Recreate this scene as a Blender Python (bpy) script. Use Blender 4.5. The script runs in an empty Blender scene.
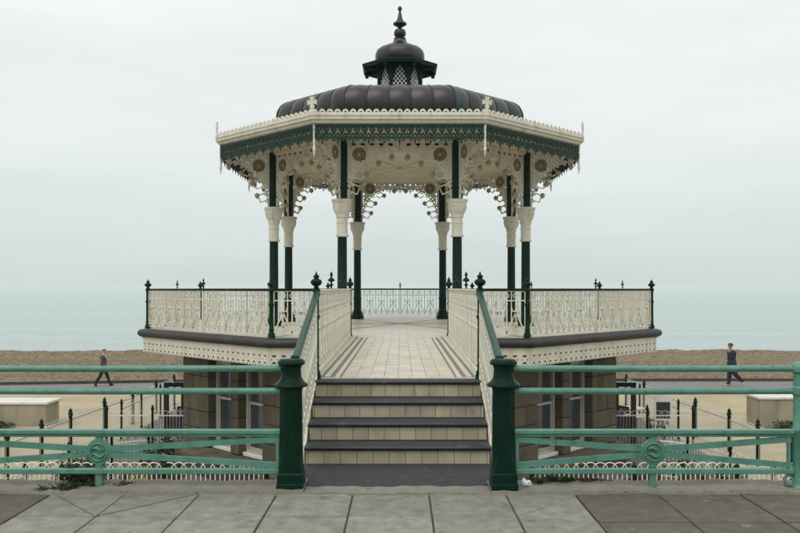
import bpy, bmesh, math, random
import numpy as np
from mathutils import Matrix, Vector, Euler
random.seed(7); np.random.seed(7)
SC = bpy.context.scene
COL = SC.collection
R = math.radians
PI = math.pi

# ------------------------------------------------------------------ camera, sky, sun, exposure
EYE = 1.65
cam_d = bpy.data.cameras.new('camera'); cam = bpy.data.objects.new('camera', cam_d); COL.objects.link(cam)
cam.location = (0.03, 0, EYE); cam.rotation_euler = (R(90), 0, 0)
cam_d.sensor_width = 36; cam_d.lens = 797/800*36
cam_d.shift_x = -1/800; cam_d.shift_y = 21.5/800
cam_d.clip_start = 0.1; cam_d.clip_end = 20000
SC.camera = cam
SC.render.resolution_x = 1024; SC.render.resolution_y = 682

SUN_EL, SUN_AZ = R(52), R(205)      # soft light from high behind the left shoulder
w = bpy.data.worlds.new('World'); SC.world = w; w.use_nodes = True
nt = w.node_tree; nt.nodes.clear(); N = nt.nodes.new; L = nt.links.new
out = N('ShaderNodeOutputWorld'); bg = N('ShaderNodeBackground'); L(bg.outputs[0], out.inputs[0])
tc = N('ShaderNodeTexCoord'); sep = N('ShaderNodeSeparateXYZ'); L(tc.outputs['Generated'], sep.inputs[0])
mp = N('ShaderNodeMapping'); mp.inputs['Scale'].default_value = (1.6, 1.6, 9); L(tc.outputs['Generated'], mp.inputs[0])
nz = N('ShaderNodeTexNoise'); nz.inputs['Scale'].default_value = 1.5; nz.inputs['Detail'].default_value = 5
nz.inputs['Roughness'].default_value = .55; L(mp.outputs[0], nz.inputs['Vector'])
ramp = N('ShaderNodeValToRGB'); cr = ramp.color_ramp
cr.elements[0].position = 0; cr.elements[0].color = (.645, .728, .714, 1)
cr.elements[1].position = 1; cr.elements[1].color = (1.22, 1.28, 1.265, 1)
for p, c in ((.05, (.705, .785, .771)), (.15, (.832, .893, .880)), (.34, (.935, .978, .968))):
    e = cr.elements.new(p); e.color = (*c, 1)
L(sep.outputs['Z'], ramp.inputs[0])
mr = N('ShaderNodeMapRange'); mr.inputs[1].default_value = .3; mr.inputs[2].default_value = .7
mr.inputs[3].default_value = .94; mr.inputs[4].default_value = 1.045; L(nz.outputs[0], mr.inputs[0])
vm = N('ShaderNodeVectorMath'); vm.operation = 'SCALE'; L(ramp.outputs[0], vm.inputs[0]); L(mr.outputs[0], vm.inputs['Scale'])
sky = N('ShaderNodeTexSky'); sky.sky_type = 'NISHITA'; sky.sun_disc = False
sky.sun_elevation = SUN_EL; sky.sun_rotation = SUN_AZ; sky.air_density = 1; sky.dust_density = 4
sk = N('ShaderNodeVectorMath'); sk.operation = 'SCALE'; sk.inputs['Scale'].default_value = .1; L(sky.outputs[0], sk.inputs[0])
mx = N('ShaderNodeMix'); mx.data_type = 'RGBA'; mx.inputs['Factor'].default_value = .95
L(sk.outputs[0], mx.inputs['A']); L(vm.outputs[0], mx.inputs['B']); L(mx.outputs['Result'], bg.inputs[0])
bg.inputs[1].default_value = 1.0

sd = bpy.data.lights.new('sun', 'SUN'); sun = bpy.data.objects.new('sun', sd); COL.objects.link(sun)
sd.energy = 1.2; sd.angle = R(45); sd.color = (1, .98, .95)
sdir = Vector((math.sin(SUN_AZ)*math.cos(SUN_EL), math.cos(SUN_AZ)*math.cos(SUN_EL), math.sin(SUN_EL)))
sun.rotation_euler = (-sdir).to_track_quat('-Z', 'Y').to_euler(); sun.location = (0, -20, 40)

SC.view_settings.view_transform = 'Standard'; SC.view_settings.look = 'None'
SC.view_settings.exposure = 0; SC.view_settings.gamma = 1
SC.render.engine = 'CYCLES'
SC.cycles.volume_bounces = 1; SC.cycles.max_bounces = 8; SC.cycles.use_denoising = True

# ------------------------------------------------------------------ materials
def s2l(c): return tuple(((x/255)/12.92 if x/255 <= .04045 else (((x/255)+.055)/1.055)**2.4) for x in c)
MATS = {}
def mat(name, col, rough=.6, var=.12, scale=3, bump=0, bscale=40, dirt=None, dirt_amt=.5, dirt_scale=2, island=.0,
        metal=0, spec=.5, vec_scale=(1, 1, 1), coords='Object', extra=None, coat=0, dirt_soft=.12):
    m = bpy.data.materials.new(name); m.use_nodes = True; n = m.node_tree.nodes; l = m.node_tree.links
    b = n['Principled BSDF']; b.inputs['Roughness'].default_value = rough; b.inputs['Metallic'].default_value = metal
    b.inputs['Specular IOR Level'].default_value = spec
    if coat: b.inputs['Coat Weight'].default_value = coat; b.inputs['Coat Roughness'].default_value = .25
    g = n.new('ShaderNodeNewGeometry'); mpn = n.new('ShaderNodeMapping'); mpn.inputs['Scale'].default_value = vec_scale
    l.new(g.outputs['Position'], mpn.inputs[0])       # world position: every copy differs
    no = n.new('ShaderNodeTexNoise'); no.inputs['Scale'].default_value = scale; no.inputs['Detail'].default_value = 6
    l.new(mpn.outputs[0], no.inputs['Vector'])
    mr_ = n.new('ShaderNodeMapRange'); mr_.inputs[1].default_value = .25; mr_.inputs[2].default_value = .75
    mr_.inputs[3].default_value = 1-var; mr_.inputs[4].default_value = 1+var; l.new(no.outputs[0], mr_.inputs[0])
    val = mr_.outputs[0]
    if island:
        ri = n.new('ShaderNodeMapRange'); ri.inputs[3].default_value = 1-island; ri.inputs[4].default_value = 1+island
        oi = n.new('ShaderNodeObjectInfo'); ad = n.new('ShaderNodeMath'); ad.operation = 'ADD'
        l.new(g.outputs['Random Per Island'], ad.inputs[0]); l.new(oi.outputs['Random'], ad.inputs[1])
        fr = n.new('ShaderNodeMath'); fr.operation = 'FRACT'; l.new(ad.outputs[0], fr.inputs[0]); l.new(fr.outputs[0], ri.inputs[0])
        mu = n.new('ShaderNodeMath'); mu.operation = 'MULTIPLY'; l.new(val, mu.inputs[0]); l.new(ri.outputs[0], mu.inputs[1]); val = mu.outputs[0]
    sc = n.new('ShaderNodeVectorMath'); sc.operation = 'SCALE'; sc.inputs[0].default_value = col; l.new(val, sc.inputs['Scale'])
    c = sc.outputs[0]
    if dirt is not None:
        dn = n.new('ShaderNodeTexNoise'); dn.inputs['Scale'].default_value = dirt_scale; dn.inputs['Detail'].default_value = 9
        dn.inputs['Roughness'].default_value = .65; l.new(mpn.outputs[0], dn.inputs['Vector'])
        dm = n.new('ShaderNodeMapRange'); dm.inputs[1].default_value = 1-dirt_amt-.0; dm.inputs[2].default_value = 1-dirt_amt+dirt_soft
        l.new(dn.outputs[0], dm.inputs[0])
        mi = n.new('ShaderNodeMix'); mi.data_type = 'RGBA'; l.new(dm.outputs[0], mi.inputs['Factor'])
        l.new(c, mi.inputs['A']); mi.inputs['B'].default_value = (*dirt, 1); c = mi.outputs['Result']
    l.new(c, b.inputs['Base Color'])
    if bump:
        bn = n.new('ShaderNodeTexNoise'); bn.inputs['Scale'].default_value = bscale; bn.inputs['Detail'].default_value = 5
        l.new(mpn.outputs[0], bn.inputs['Vector'])
        bp = n.new('ShaderNodeBump'); bp.inputs['Strength'].default_value = bump; bp.inputs['Distance'].default_value = .02
        l.new(bn.outputs[0], bp.inputs['Height']); l.new(bp.outputs[0], b.inputs['Normal'])
    MATS[name] = m
    return m
mat('cream', (.64, .615, .515), .5, .10, 3.5, dirt=(.36, .30, .20), dirt_amt=.385, dirt_scale=6, bump=.15, bscale=30, dirt_soft=.2)
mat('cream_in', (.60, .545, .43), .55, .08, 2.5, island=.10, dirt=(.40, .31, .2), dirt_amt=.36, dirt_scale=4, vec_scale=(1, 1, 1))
mat('green', (.0022, .0190, .0105), .32, .3, 4, dirt=(.012, .034, .022), dirt_amt=.385, dirt_scale=11, bump=.2, bscale=35, spec=.10)
mat('green_lace', (.0042, .025, .0165), .45, .4, 9, spec=.2)
mat('green_rail', (.0095, .050, .032), .4, .15, 5, spec=.25)
mat('turquoise', (.080, .218, .162), .38, .2, 7, dirt=(.11, .080, .033), dirt_amt=.365, dirt_scale=8, bump=.3, bscale=45, dirt_soft=.05)
mat('turquoise_worn', (.072, .215, .145), .42, .25, 9, dirt=(.12, .10, .032), dirt_amt=.46, dirt_scale=9, bump=.4, bscale=45, dirt_soft=.10)
mat('black_paint', (.006, .010, .010), .5, .2, 4)
mat('copper', (.022, .0165, .015), .34, .35, 1.2, dirt=(.018, .027, .027), dirt_amt=.44, dirt_scale=1.1, bump=.15, bscale=6, island=.22, vec_scale=(1, 1, .6), dirt_soft=.25)
mat('copper_green', (.022, .021, .020), .36, .35, 1.2, dirt=(.026, .058, .060), dirt_amt=.56, dirt_scale=1.3, bump=.15, bscale=6, island=.22, vec_scale=(1, 1, .6), dirt_soft=.2)
mat('copper_seam', (.014, .012, .011), .45, .3, 3)
mat('coping', (.021, .021, .021), .55, .25, 3, dirt=(.055, .057, .057), dirt_amt=.42, dirt_scale=3, bump=.2, bscale=20, island=.12)
mat('nosing', (.014, .016, .019), .42, .3, 5, dirt=(.060, .060, .060), dirt_amt=.44, dirt_scale=5, bump=.15, bscale=30)
mat('tread', (.036, .037, .038), .7, .25, 5, bump=.2, bscale=40)
mat('tile', (.40, .35, .255), .35, .12, 7, island=.14, dirt=(.19, .15, .10), dirt_amt=.42, dirt_scale=5, dirt_soft=.25)
mat('floor_tile', (.55, .51, .41), .4, .10, 3, island=.10, dirt=(.33, .28, .20), dirt_amt=.43, dirt_scale=2.4, dirt_soft=.25)
mat('floor_dark', (.19, .175, .145), .6, .2, 4)
mat('grout', (.21, .18, .135), .9, .1, 5)
mat('stone', (.104, .087, .054), .88, .2, 1.7, island=.25, dirt=(.048, .038, .025), dirt_amt=.44, dirt_scale=1.6, bump=.5, bscale=14, dirt_soft=.25)
mat('stone_dark', (.055, .043, .030), .9, .2, 2, bump=.4, bscale=10)
mat('white_paint', (.72, .72, .67), .45, .06, 5, dirt=(.45, .42, .36), dirt_amt=.33, dirt_scale=8)
mat('window_paint_shaded', (.44, .42, .355), .5, .08, 5, dirt=(.25, .22, .16), dirt_amt=.38, dirt_scale=6)  # white frame paint with the shade on the windows mixed into its colour
mat('white_iron', (.72, .70, .62), .45, .06, 5, dirt=(.45, .36, .24), dirt_amt=.36, dirt_scale=9)
mat('flag', (.205, .205, .168), .8, .25, 9, island=.12, dirt=(.105, .102, .078), dirt_amt=.49, dirt_scale=3.4, bump=.35, bscale=60, dirt_soft=.3)
mat('flag_brown', (.100, .082, .065), .8, .28, 8, island=.14, dirt=(.185, .168, .14), dirt_amt=.42, dirt_scale=4, bump=.35, bscale=60, dirt_soft=.3)
mat('joint', (.060, .056, .044), .95, .2, 8)
mat('kerb', (.205, .19, .152), .9, .16, 4, dirt=(.13, .11, .075), dirt_amt=.45, dirt_scale=5, bump=.6, bscale=35, dirt_soft=.25)
mat('asphalt', (.030, .034, .034), .8, .3, 14, dirt=(.050, .053, .050), dirt_amt=.42, dirt_scale=3.5, bump=.5, bscale=120)
mat('road', (.10, .10, .10), .9, .15, 2, bump=.4, bscale=60)
mat('concrete', (.34, .305, .22), .9, .14, 1.5, dirt=(.19, .165, .115), dirt_amt=.45, dirt_scale=1.3, bump=.3, bscale=12, dirt_soft=.3)
mat('concrete_top', (.62, .60, .54), .8, .08, 3, dirt=(.42, .39, .33), dirt_amt=.4, dirt_scale=3)
mat('glassy', (.05, .065, .07), .06, .2, 1, spec=.8)
mat('bronze', (.135, .105, .058), .5, .3, 10)
mat('gilt', (.44, .38, .25), .5, .2, 10)
mat('bronze_cream', (.34, .29, .205), .6, .25, 8)
mat('skin', (.50, .28, .20), .6, .06, 10)
mat('skin_dark', (.34, .18, .12), .6, .06, 10)
mat('hair_brown', (.09, .04, .025), .7, .2, 30)
mat('hair_dark', (.025, .018, .014), .7, .2, 30)
mat('jacket_grey', (.062, .056, .044), .85, .12, 20, bump=.2, bscale=50)
mat('trouser_black', (.006, .006, .007), .85, .15, 20)
mat('shirt', (.75, .75, .73), .8, .03, 10)
mat('jacket_navy', (.007, .010, .022), .75, .15, 20, bump=.2, bscale=50)
mat('trouser_navy', (.008, .010, .020), .85, .15, 20)
mat('shoe_black', (.01, .01, .01), .5, .1, 10)
mat('shoe_pale', (.5, .54, .6), .6, .1, 10)
mat('leaf_dark', (.030, .058, .022), .6, .3, 6, island=.35)
mat('leaf_weed', (.036, .070, .024), .6, .3, 6, island=.4)
mat('leaf_mid', (.055, .085, .025), .6, .3, 6, island=.35)
mat('leaf_olive', (.075, .07, .025), .6, .3, 6, island=.35)
mat('flower', (.55, .33, .03), .6, .2, 6, island=.3)
mat('stem', (.07, .055, .03), .8, .2, 10)
mat('paper', (.62, .66, .74), .7, .04, 20)
mat('wood_top', (.55, .43, .29), .5, .1, 6)
mat('sign_dark', (.03, .035, .045), .5, .4, 5)
mat('earth', (.075, .06, .04), .95, .25, 4, bump=.5, bscale=30)

def add_brick(name, col, sx, sy, mortar, mcol):
    m = mat(name, col, .85, .12, .8, dirt=tuple(c*.8 for c in col), dirt_amt=.42, dirt_scale=.5, bump=.2, bscale=30, dirt_soft=.3)
    n = m.node_tree.nodes; l = m.node_tree.links; b = n['Principled BSDF']
    src = b.inputs['Base Color'].links[0].from_socket
    g = n.new('ShaderNodeNewGeometry'); bt = n.new('ShaderNodeTexBrick'); l.new(g.outputs['Position'], bt.inputs['Vector'])
    bt.inputs['Scale'].default_value = 1; bt.inputs['Brick Width'].default_value = sx; bt.inputs['Row Height'].default_value = sy
    bt.inputs['Mortar Size'].default_value = mortar; bt.inputs['Color1'].default_value = (1, 1, 1, 1); bt.inputs['Color2'].default_value = (.93, .92, .9, 1)
    bt.inputs['Mortar'].default_value = (*mcol, 1)
    mi = n.new('ShaderNodeMix'); mi.data_type = 'RGBA'; mi.blend_type = 'MULTIPLY'; mi.inputs['Factor'].default_value = 1
    l.new(src, mi.inputs['A']); l.new(bt.outputs[0], mi.inputs['B']); l.new(mi.outputs['Result'], b.inputs['Base Color'])
add_brick('plaza', (.40, .325, .205), .9, .45, .012, (.82, .80, .76))
mat('path', (.175, .16, .15), .85, .1, .8, bump=.3, bscale=20)
mat('plaza_grey', (.125, .112, .095), .9, .15, 1.2, bump=.3, bscale=20)
def beach_mat():
    m = bpy.data.materials.new('beach'); m.use_nodes = True; n = m.node_tree.nodes; l = m.node_tree.links; b = n['Principled BSDF']
    b.inputs['Roughness'].default_value = .95
    g = n.new('ShaderNodeNewGeometry')
    v = n.new('ShaderNodeTexVoronoi'); v.inputs['Scale'].default_value = 9; l.new(g.outputs['Position'], v.inputs['Vector'])
    no = n.new('ShaderNodeTexNoise'); no.inputs['Scale'].default_value = 2.2; no.inputs['Detail'].default_value = 8; no.inputs['Roughness'].default_value = .8
    ma = n.new('ShaderNodeMapping'); ma.inputs['Scale'].default_value = (1.9, 1.1, 1.9); l.new(g.outputs['Position'], ma.inputs[0]); l.new(ma.outputs[0], no.inputs['Vector'])
    mpn = n.new('ShaderNodeMapping'); mpn.inputs['Scale'].default_value = (.12, .5, 1); l.new(g.outputs['Position'], mpn.inputs[0])
    no2 = n.new('ShaderNodeTexNoise'); no2.inputs['Scale'].default_value = 1; no2.inputs['Detail'].default_value = 4; l.new(mpn.outputs[0], no2.inputs['Vector'])
    cr = n.new('ShaderNodeValToRGB'); l.new(no.outputs[0], cr.inputs[0])
    cr.color_ramp.elements[0].position = .28; cr.color_ramp.elements[0].color = (.035, .024, .013, 1)
    cr.color_ramp.elements[1].position = .72; cr.color_ramp.elements[1].color = (.32, .25, .16, 1)
    e = cr.color_ramp.elements.new(.5); e.color = (.155, .119, .073, 1)
    mr = n.new('ShaderNodeMapRange'); mr.inputs[1].default_value = .3; mr.inputs[2].default_value = .7; mr.inputs[3].default_value = .88; mr.inputs[4].default_value = 1.1; l.new(no2.outputs[0], mr.inputs[0])
    hv = n.new('ShaderNodeMapRange'); hv.inputs[3].default_value = .8; hv.inputs[4].default_value = 1.25; l.new(v.outputs['Color'], hv.inputs[0])
    mu = n.new('ShaderNodeMath'); mu.operation = 'MULTIPLY'; l.new(mr.outputs[0], mu.inputs[0]); l.new(hv.outputs[0], mu.inputs[1])
    sc = n.new('ShaderNodeVectorMath'); sc.operation = 'SCALE'; l.new(cr.outputs[0], sc.inputs[0]); l.new(mu.outputs[0], sc.inputs['Scale']); l.new(sc.outputs[0], b.inputs['Base Color'])
    bp = n.new('ShaderNodeBump'); bp.inputs['Strength'].default_value = .6; bp.inputs['Distance'].default_value = .06; l.new(v.outputs['Distance'], bp.inputs['Height']); l.new(bp.outputs[0], b.inputs['Normal'])
    MATS['beach'] = m
beach_mat()
def speckle(mn, dark, pale, sc_):
    m = MATS[mn]; n = m.node_tree.nodes; l = m.node_tree.links; b = n['Principled BSDF']; src = b.inputs['Base Color'].links[0].from_socket
    g = n.new('ShaderNodeNewGeometry')
    for s_, c_, lim in ((sc_, dark, .10), (sc_*.6, pale, .08)):
        v = n.new('ShaderNodeTexVoronoi'); v.inputs['Scale'].default_value = s_; v.inputs['Randomness'].default_value = 1
        no = n.new('ShaderNodeTexNoise'); no.inputs['Scale'].default_value = s_*1.7; l.new(g.outputs['Position'], no.inputs['Vector'])
        ad = n.new('ShaderNodeVectorMath'); ad.operation = 'MULTIPLY_ADD'; ad.inputs[1].default_value = (.05, .05, .05); l.new(no.outputs['Color'], ad.inputs[0]); l.new(g.outputs['Position'], ad.inputs[2]); l.new(ad.outputs[0], v.inputs['Vector'])
        th = n.new('ShaderNodeMath'); th.operation = 'MULTIPLY'; th.inputs[1].default_value = lim*2.2
        sp = n.new('ShaderNodeSeparateColor'); l.new(v.outputs['Color'], sp.inputs[0]); l.new(sp.outputs[0], th.inputs[0])
        lt = n.new('ShaderNodeMath'); lt.operation = 'LESS_THAN'; l.new(v.outputs['Distance'], lt.inputs[0]); l.new(th.outputs[0], lt.inputs[1])
        f = n.new('ShaderNodeMath'); f.operation = 'MULTIPLY'; f.inputs[1].default_value = .6; l.new(lt.outputs[0], f.inputs[0])
        mi = n.new('ShaderNodeMix'); mi.data_type = 'RGBA'; l.new(f.outputs[0], mi.inputs['Factor']); l.new(src, mi.inputs['A']); mi.inputs['B'].default_value = (*c_, 1); src = mi.outputs['Result']
    l.new(src, b.inputs['Base Color'])
speckle('flag', (.09, .088, .07), (.30, .30, .27), 9); speckle('flag_brown', (.05, .04, .03), (.20, .185, .16), 8); speckle('kerb', (.07, .06, .04), (.33, .31, .26), 14); speckle('asphalt', (.02, .022, .022), (.12, .12, .115), 16)
def streaks(mn, col, fac, vs_=(7, 7, .7), lo=.56, hi=.72):
    m = MATS[mn]; n = m.node_tree.nodes; l = m.node_tree.links; b = n['Principled BSDF']; src = b.inputs['Base Color'].links[0].from_socket
    g = n.new('ShaderNodeNewGeometry'); mp_ = n.new('ShaderNodeMapping'); mp_.inputs['Scale'].default_value = vs_; l.new(g.outputs['Position'], mp_.inputs[0])
    no = n.new('ShaderNodeTexNoise'); no.inputs['Scale'].default_value = 1; no.inputs['Detail'].default_value = 5; l.new(mp_.outputs[0], no.inputs['Vector'])
    mr_ = n.new('ShaderNodeMapRange'); mr_.inputs[1].default_value = lo; mr_.inputs[2].default_value = hi; mr_.inputs[4].default_value = fac; l.new(no.outputs[0], mr_.inputs[0])
    mi = n.new('ShaderNodeMix'); mi.data_type = 'RGBA'; l.new(mr_.outputs[0], mi.inputs['Factor']); l.new(src, mi.inputs['A']); mi.inputs['B'].default_value = (*col, 1); l.new(mi.outputs['Result'], b.inputs['Base Color'])
streaks('cream', (.33, .25, .15), .5); streaks('stone', (.035, .03, .022), .6, (3, 3, .5), .5, .7); streaks('concrete', (.16, .14, .10), .6, (2.5, 2.5, .5), .5, .7)
streaks('tile', (.22, .18, .12), .5, (4, 4, 1.5), .52, .7); streaks('turquoise', (.05, .13, .085), .55, (14, 14, 1.2), .54, .7); streaks('window_paint_shaded', (.22, .19, .14), .5, (6, 6, .8), .5, .7)
streaks('plaza', (.29, .245, .165), .6, (.5, .9, 1), .5, .65)
def sea_mat():
    m = bpy.data.materials.new('sea'); m.use_nodes = True; n = m.node_tree.nodes; l = m.node_tree.links; b = n['Principled BSDF']
    b.inputs['Base Color'].default_value = (.275, .35, .328, 1); b.inputs['Roughness'].default_value = .2; b.inputs['IOR'].default_value = 1.33
    g = n.new('ShaderNodeNewGeometry'); h = None
    for sx, sy, s, a in ((.05, .35, 1, 1.0), (.3, 1.2, 1, .35), (.9, 2.6, 1, .12)):
        mpn = n.new('ShaderNodeMapping'); mpn.inputs['Scale'].default_value = (sx, sy, 1); l.new(g.outputs['Position'], mpn.inputs[0])
        no = n.new('ShaderNodeTexNoise'); no.inputs['Scale'].default_value = s; no.inputs['Detail'].default_value = 5; l.new(mpn.outputs[0], no.inputs['Vector'])
        mu = n.new('ShaderNodeMath'); mu.operation = 'MULTIPLY'; mu.inputs[1].default_value = a; l.new(no.outputs[0], mu.inputs[0])
        if h is None: h = mu.outputs[0]
        else:
            ad = n.new('ShaderNodeMath'); ad.operation = 'ADD'; l.new(h, ad.inputs[0]); l.new(mu.outputs[0], ad.inputs[1]); h = ad.outputs[0]
    bp = n.new('ShaderNodeBump'); bp.inputs['Strength'].default_value = .75; bp.inputs['Distance'].default_value = .5; l.new(h, bp.inputs['Height']); l.new(bp.outputs[0], b.inputs['Normal'])
    MATS['sea'] = m
sea_mat()

# ------------------------------------------------------------------ mesh helpers
class MB:
    """collects shapes, builds one mesh"""
    def __init__(s): s.v = []; s.f = []
    def add(s, vs, fs):
        o = len(s.v); s.v += [tuple(p) for p in vs]; s.f += [tuple(i+o for i in f) for f in fs]; return s
    def box(s, x0, x1, y0, y1, z0, z1):
        return s.add([(x0, y0, z0), (x1, y0, z0), (x1, y1, z0), (x0, y1, z0), (x0, y0, z1), (x1, y0, z1), (x1, y1, z1), (x0, y1, z1)],
                     [(0, 3, 2, 1), (4, 5, 6, 7), (0, 1, 5, 4), (1, 2, 6, 5), (2, 3, 7, 6), (3, 0, 4, 7)])
    def prism(s, poly, h0, h1, f=lambda a, b, h: (a, b, h)):
        n = len(poly)
        vs = [f(a, b, h0) for a, b in poly] + [f(a, b, h1) for a, b in poly]
        return s.add(vs, [tuple(range(n-1, -1, -1)), tuple(range(n, 2*n))] + [(i, (i+1) % n, n+(i+1) % n, n+i) for i in range(n)])
    def tube(s, pts, r, n=6, cap=True, phase=0):
        pts = [Vector(p) for p in pts]; rs = r if isinstance(r, (list, tuple)) else [r]*len(pts)
        rings = []; up0 = None
        for i, p in enumerate(pts):
            d = (pts[min(i+1, len(pts)-1)]-pts[max(i-1, 0)]).normalized()
            a = Vector((0, 0, 1)) if abs(d.z) < .9 else Vector((1, 0, 0))
            u = d.cross(a).normalized(); v = d.cross(u).normalized()
            if up0 is not None and u.dot(up0) < 0: u = -u; v = -v
            up0 = u
            rings.append([p+(u*math.cos(2*PI*k/n+phase)+v*math.sin(2*PI*k/n+phase))*rs[i] for k in range(n)])
        vs = [q for rg in rings for q in rg]; fs = []
        for i in range(len(pts)-1):
            for k in range(n): fs.append((i*n+k, i*n+(k+1) % n, (i+1)*n+(k+1) % n, (i+1)*n+k))
        if cap: fs += [tuple(range(n-1, -1, -1)), tuple(range((len(pts)-1)*n, len(pts)*n))]
        return s.add(vs, fs)
    def bar(s, p, q, w=.016): return s.tube([p, q], w*.707, 4, phase=PI/4)
    def lathe(s, prof, n=16, c=(0, 0, 0), phase=0, mod=None):
        vs = []; fs = []; m = len(prof)
        for j, (r, z) in enumerate(prof):
            for k in range(n):
                a = 2*PI*k/n+phase; rr = r*(mod(k, j) if mod else 1)
                vs.append((c[0]+rr*math.cos(a), c[1]+rr*math.sin(a), c[2]+z))
        for j in range(m-1):
            for k in range(n): fs.append((j*n+k, j*n+(k+1) % n, (j+1)*n+(k+1) % n, (j+1)*n+k))
        fs += [tuple(range(n-1, -1, -1)), tuple(range((m-1)*n, m*n))]
        return s.add(vs, fs)
    def ball(s, c, r, n=8, m=5, sz=1):
        return s.lathe([(max(.001, r*math.sin(PI*j/m)), -r*sz*math.cos(PI*j/m)) for j in range(m+1)], n, c)
    def ring(s, c, r, t, n=12, plane='xz', m=4):
        pts = []
        for k in range(n+1):
            a = 2*PI*k/n; u, v = r*math.cos(a), r*math.sin(a)
            pts.append((c[0]+u, c[1], c[2]+v) if plane == 'xz' else (c[0]+u, c[1]+v, c[2]))
        return s.tube(pts, t, m, cap=False)
    def mesh(s, name, mt, smooth=False, angle=None, bevel=0):
        me = bpy.data.meshes.new(name); me.from_pydata(s.v, [], s.f); me.update()
        bm = bmesh.new(); bm.from_mesh(me)
        if bevel: bmesh.ops.bevel(bm, geom=list(bm.edges), offset=bevel, segments=1, affect='EDGES', clamp_overlap=True)
        bmesh.ops.recalc_face_normals(bm, faces=bm.faces)
        if smooth:
            for f in bm.faces: f.smooth = True
            if angle:
                for e in bm.edges:
                    if len(e.link_faces) == 2 and e.calc_face_angle(0) > R(angle): e.smooth = False
        bm.to_mesh(me); bm.free()
        me.materials.append(MATS[mt]); return me

WM = {}
def put(name, me, parent=None, loc=(0, 0, 0), rotz=0, W=None, label=None, cat=None, group=None, kind=None):
    o = bpy.data.objects.new(name, me); COL.objects.link(o)
    if W is None: W = Matrix.Translation(loc) @ Matrix.Rotation(rotz, 4, 'Z')
    WM[o.name] = W
    if parent is not None:
        o.parent = parent; o.matrix_parent_inverse = WM[parent.name].inverted()
    o.matrix_basis = W
    if label: o['label'] = label
    if cat: o['category'] = cat
    if group: o['group'] = group
    if kind: o['kind'] = kind
    return o
def thing(name, label, cat, loc=(0, 0, 0), rotz=0, group=None):
    return put(name, None, None, loc, rotz, label=label, cat=cat, group=group)

# pierced plates: marching squares over an implicit pattern, extruded; u along X, v along Z, thickness along Y
def lace(F, u0, u1, v0, v1, step, th, name, mt, curve=None):
    nu = max(2, int(round((u1-u0)/step))); nv = max(2, int(round((v1-v0)/step)))
    us = np.linspace(u0, u1, nu+1); vs = np.linspace(v0, v1, nv+1)
    U, V = np.meshgrid(us, vs, indexing='ij'); D = F(U, V).astype(float); D[np.abs(D) < 1e-5] = 1e-5
    I = D > 0
    cnt = I[:-1, :-1].astype(int)+I[1:, :-1]+I[1:, 1:]+I[:-1, 1:]
    vid = {}; P = []; faces = []
    def corner(i, j):
        k = (i, j)
        if k not in vid: vid[k] = len(P); P.append((us[i], vs[j]))
        return vid[k]
    def cross(a, b):
        k = (a, b) if a < b else (b, a)
        if k not in vid:
            da, db = D[k[0]], D[k[1]]; t = min(.97, max(.03, da/(da-db))); vid[k] = len(P)
            P.append((us[k[0][0]]*(1-t)+us[k[1][0]]*t, vs[k[0][1]]*(1-t)+vs[k[1][1]]*t))
        return vid[k]
    for i, j in np.argwhere(cnt > 0):
        i = int(i); j = int(j); cs = [(i, j), (i+1, j), (i+1, j+1), (i, j+1)]
        if cnt[i, j] == 4: faces.append(tuple(corner(*c) for c in cs)); continue
        poly = []
        for k in range(4):
            a, b = cs[k], cs[(k+1) % 4]
            if I[a]: poly.append(corner(*a))
            if I[a] != I[b]: poly.append(cross(a, b))
        if len(poly) > 2: faces.append(tuple(poly))
    edges = {}
    for f in faces:
        for k in range(len(f)):
            a, b = f[k], f[(k+1) % len(f)]
            if (b, a) in edges: del edges[(b, a)]
            else: edges[(a, b)] = 1
    n = len(P)
    V3 = [(p[0], -th/2, p[1]) for p in P]+[(p[0], th/2, p[1]) for p in P]
    F3 = faces+[tuple(i+n for i in reversed(f)) for f in faces]+[(b, a, a+n, b+n) for a, b in edges]
    me = bpy.data.meshes.new(name); me.from_pydata(V3, [], F3); me.update(); me.materials.append(MATS[mt]); return me
def seg(U, V, a, b, r):
    ax, ay = a; bx, by = b; dx, dy = bx-ax, by-ay; t = np.clip(((U-ax)*dx+(V-ay)*dy)/(dx*dx+dy*dy+1e-9), 0, 1)
    return r-np.hypot(U-ax-t*dx, V-ay-t*dy)
def disc(U, V, c, r): return r-np.hypot(U-c[0], V-c[1])
def ell(U, V, c, a, b): return (1-np.hypot((U-c[0])/a, (V-c[1])/b))*min(a, b)
def rng(U, V, c, r, t): return t-np.abs(np.hypot(U-c[0], V-c[1])-r)
def un(*a):
    o = a[0]
    for x in a[1:]: o = np.maximum(o, x)
    return o
def sub(a, *b):
    for x in b: a = np.minimum(a, -x)
    return a

T22 = math.tan(R(22.5)); C22 = math.cos(R(22.5)); S22 = math.sin(R(22.5))
CY = 21.5
def side(k): return Matrix.Translation((0, CY, 0)) @ Matrix.Rotation(k*PI/4, 4, 'Z')      # local: face looks to -Y
def mitred(prof, f0=-1, f1=1, g0=0, g1=0):
    """prof: closed polygon of (apothem, z); runs along X between fractions f0..f1 of the mitred half length"""
    mb = MB(); n = len(prof)
    vs = [(f0*a*T22+g0, -a, z) for a, z in prof]+[(f1*a*T22-g1, -a, z) for a, z in prof]
    mb.add(vs, [tuple(range(n)), tuple(range(2*n-1, n-1, -1))]+[(i, n+i, n+(i+1) % n, (i+1) % n) for i in range(n)])
    return mb
def octa(rc, z0, z1):
    return MB().prism([(rc*math.cos(R(22.5+45*k)), rc*math.sin(R(22.5+45*k))) for k in range(8)], z0, z1)

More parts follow.
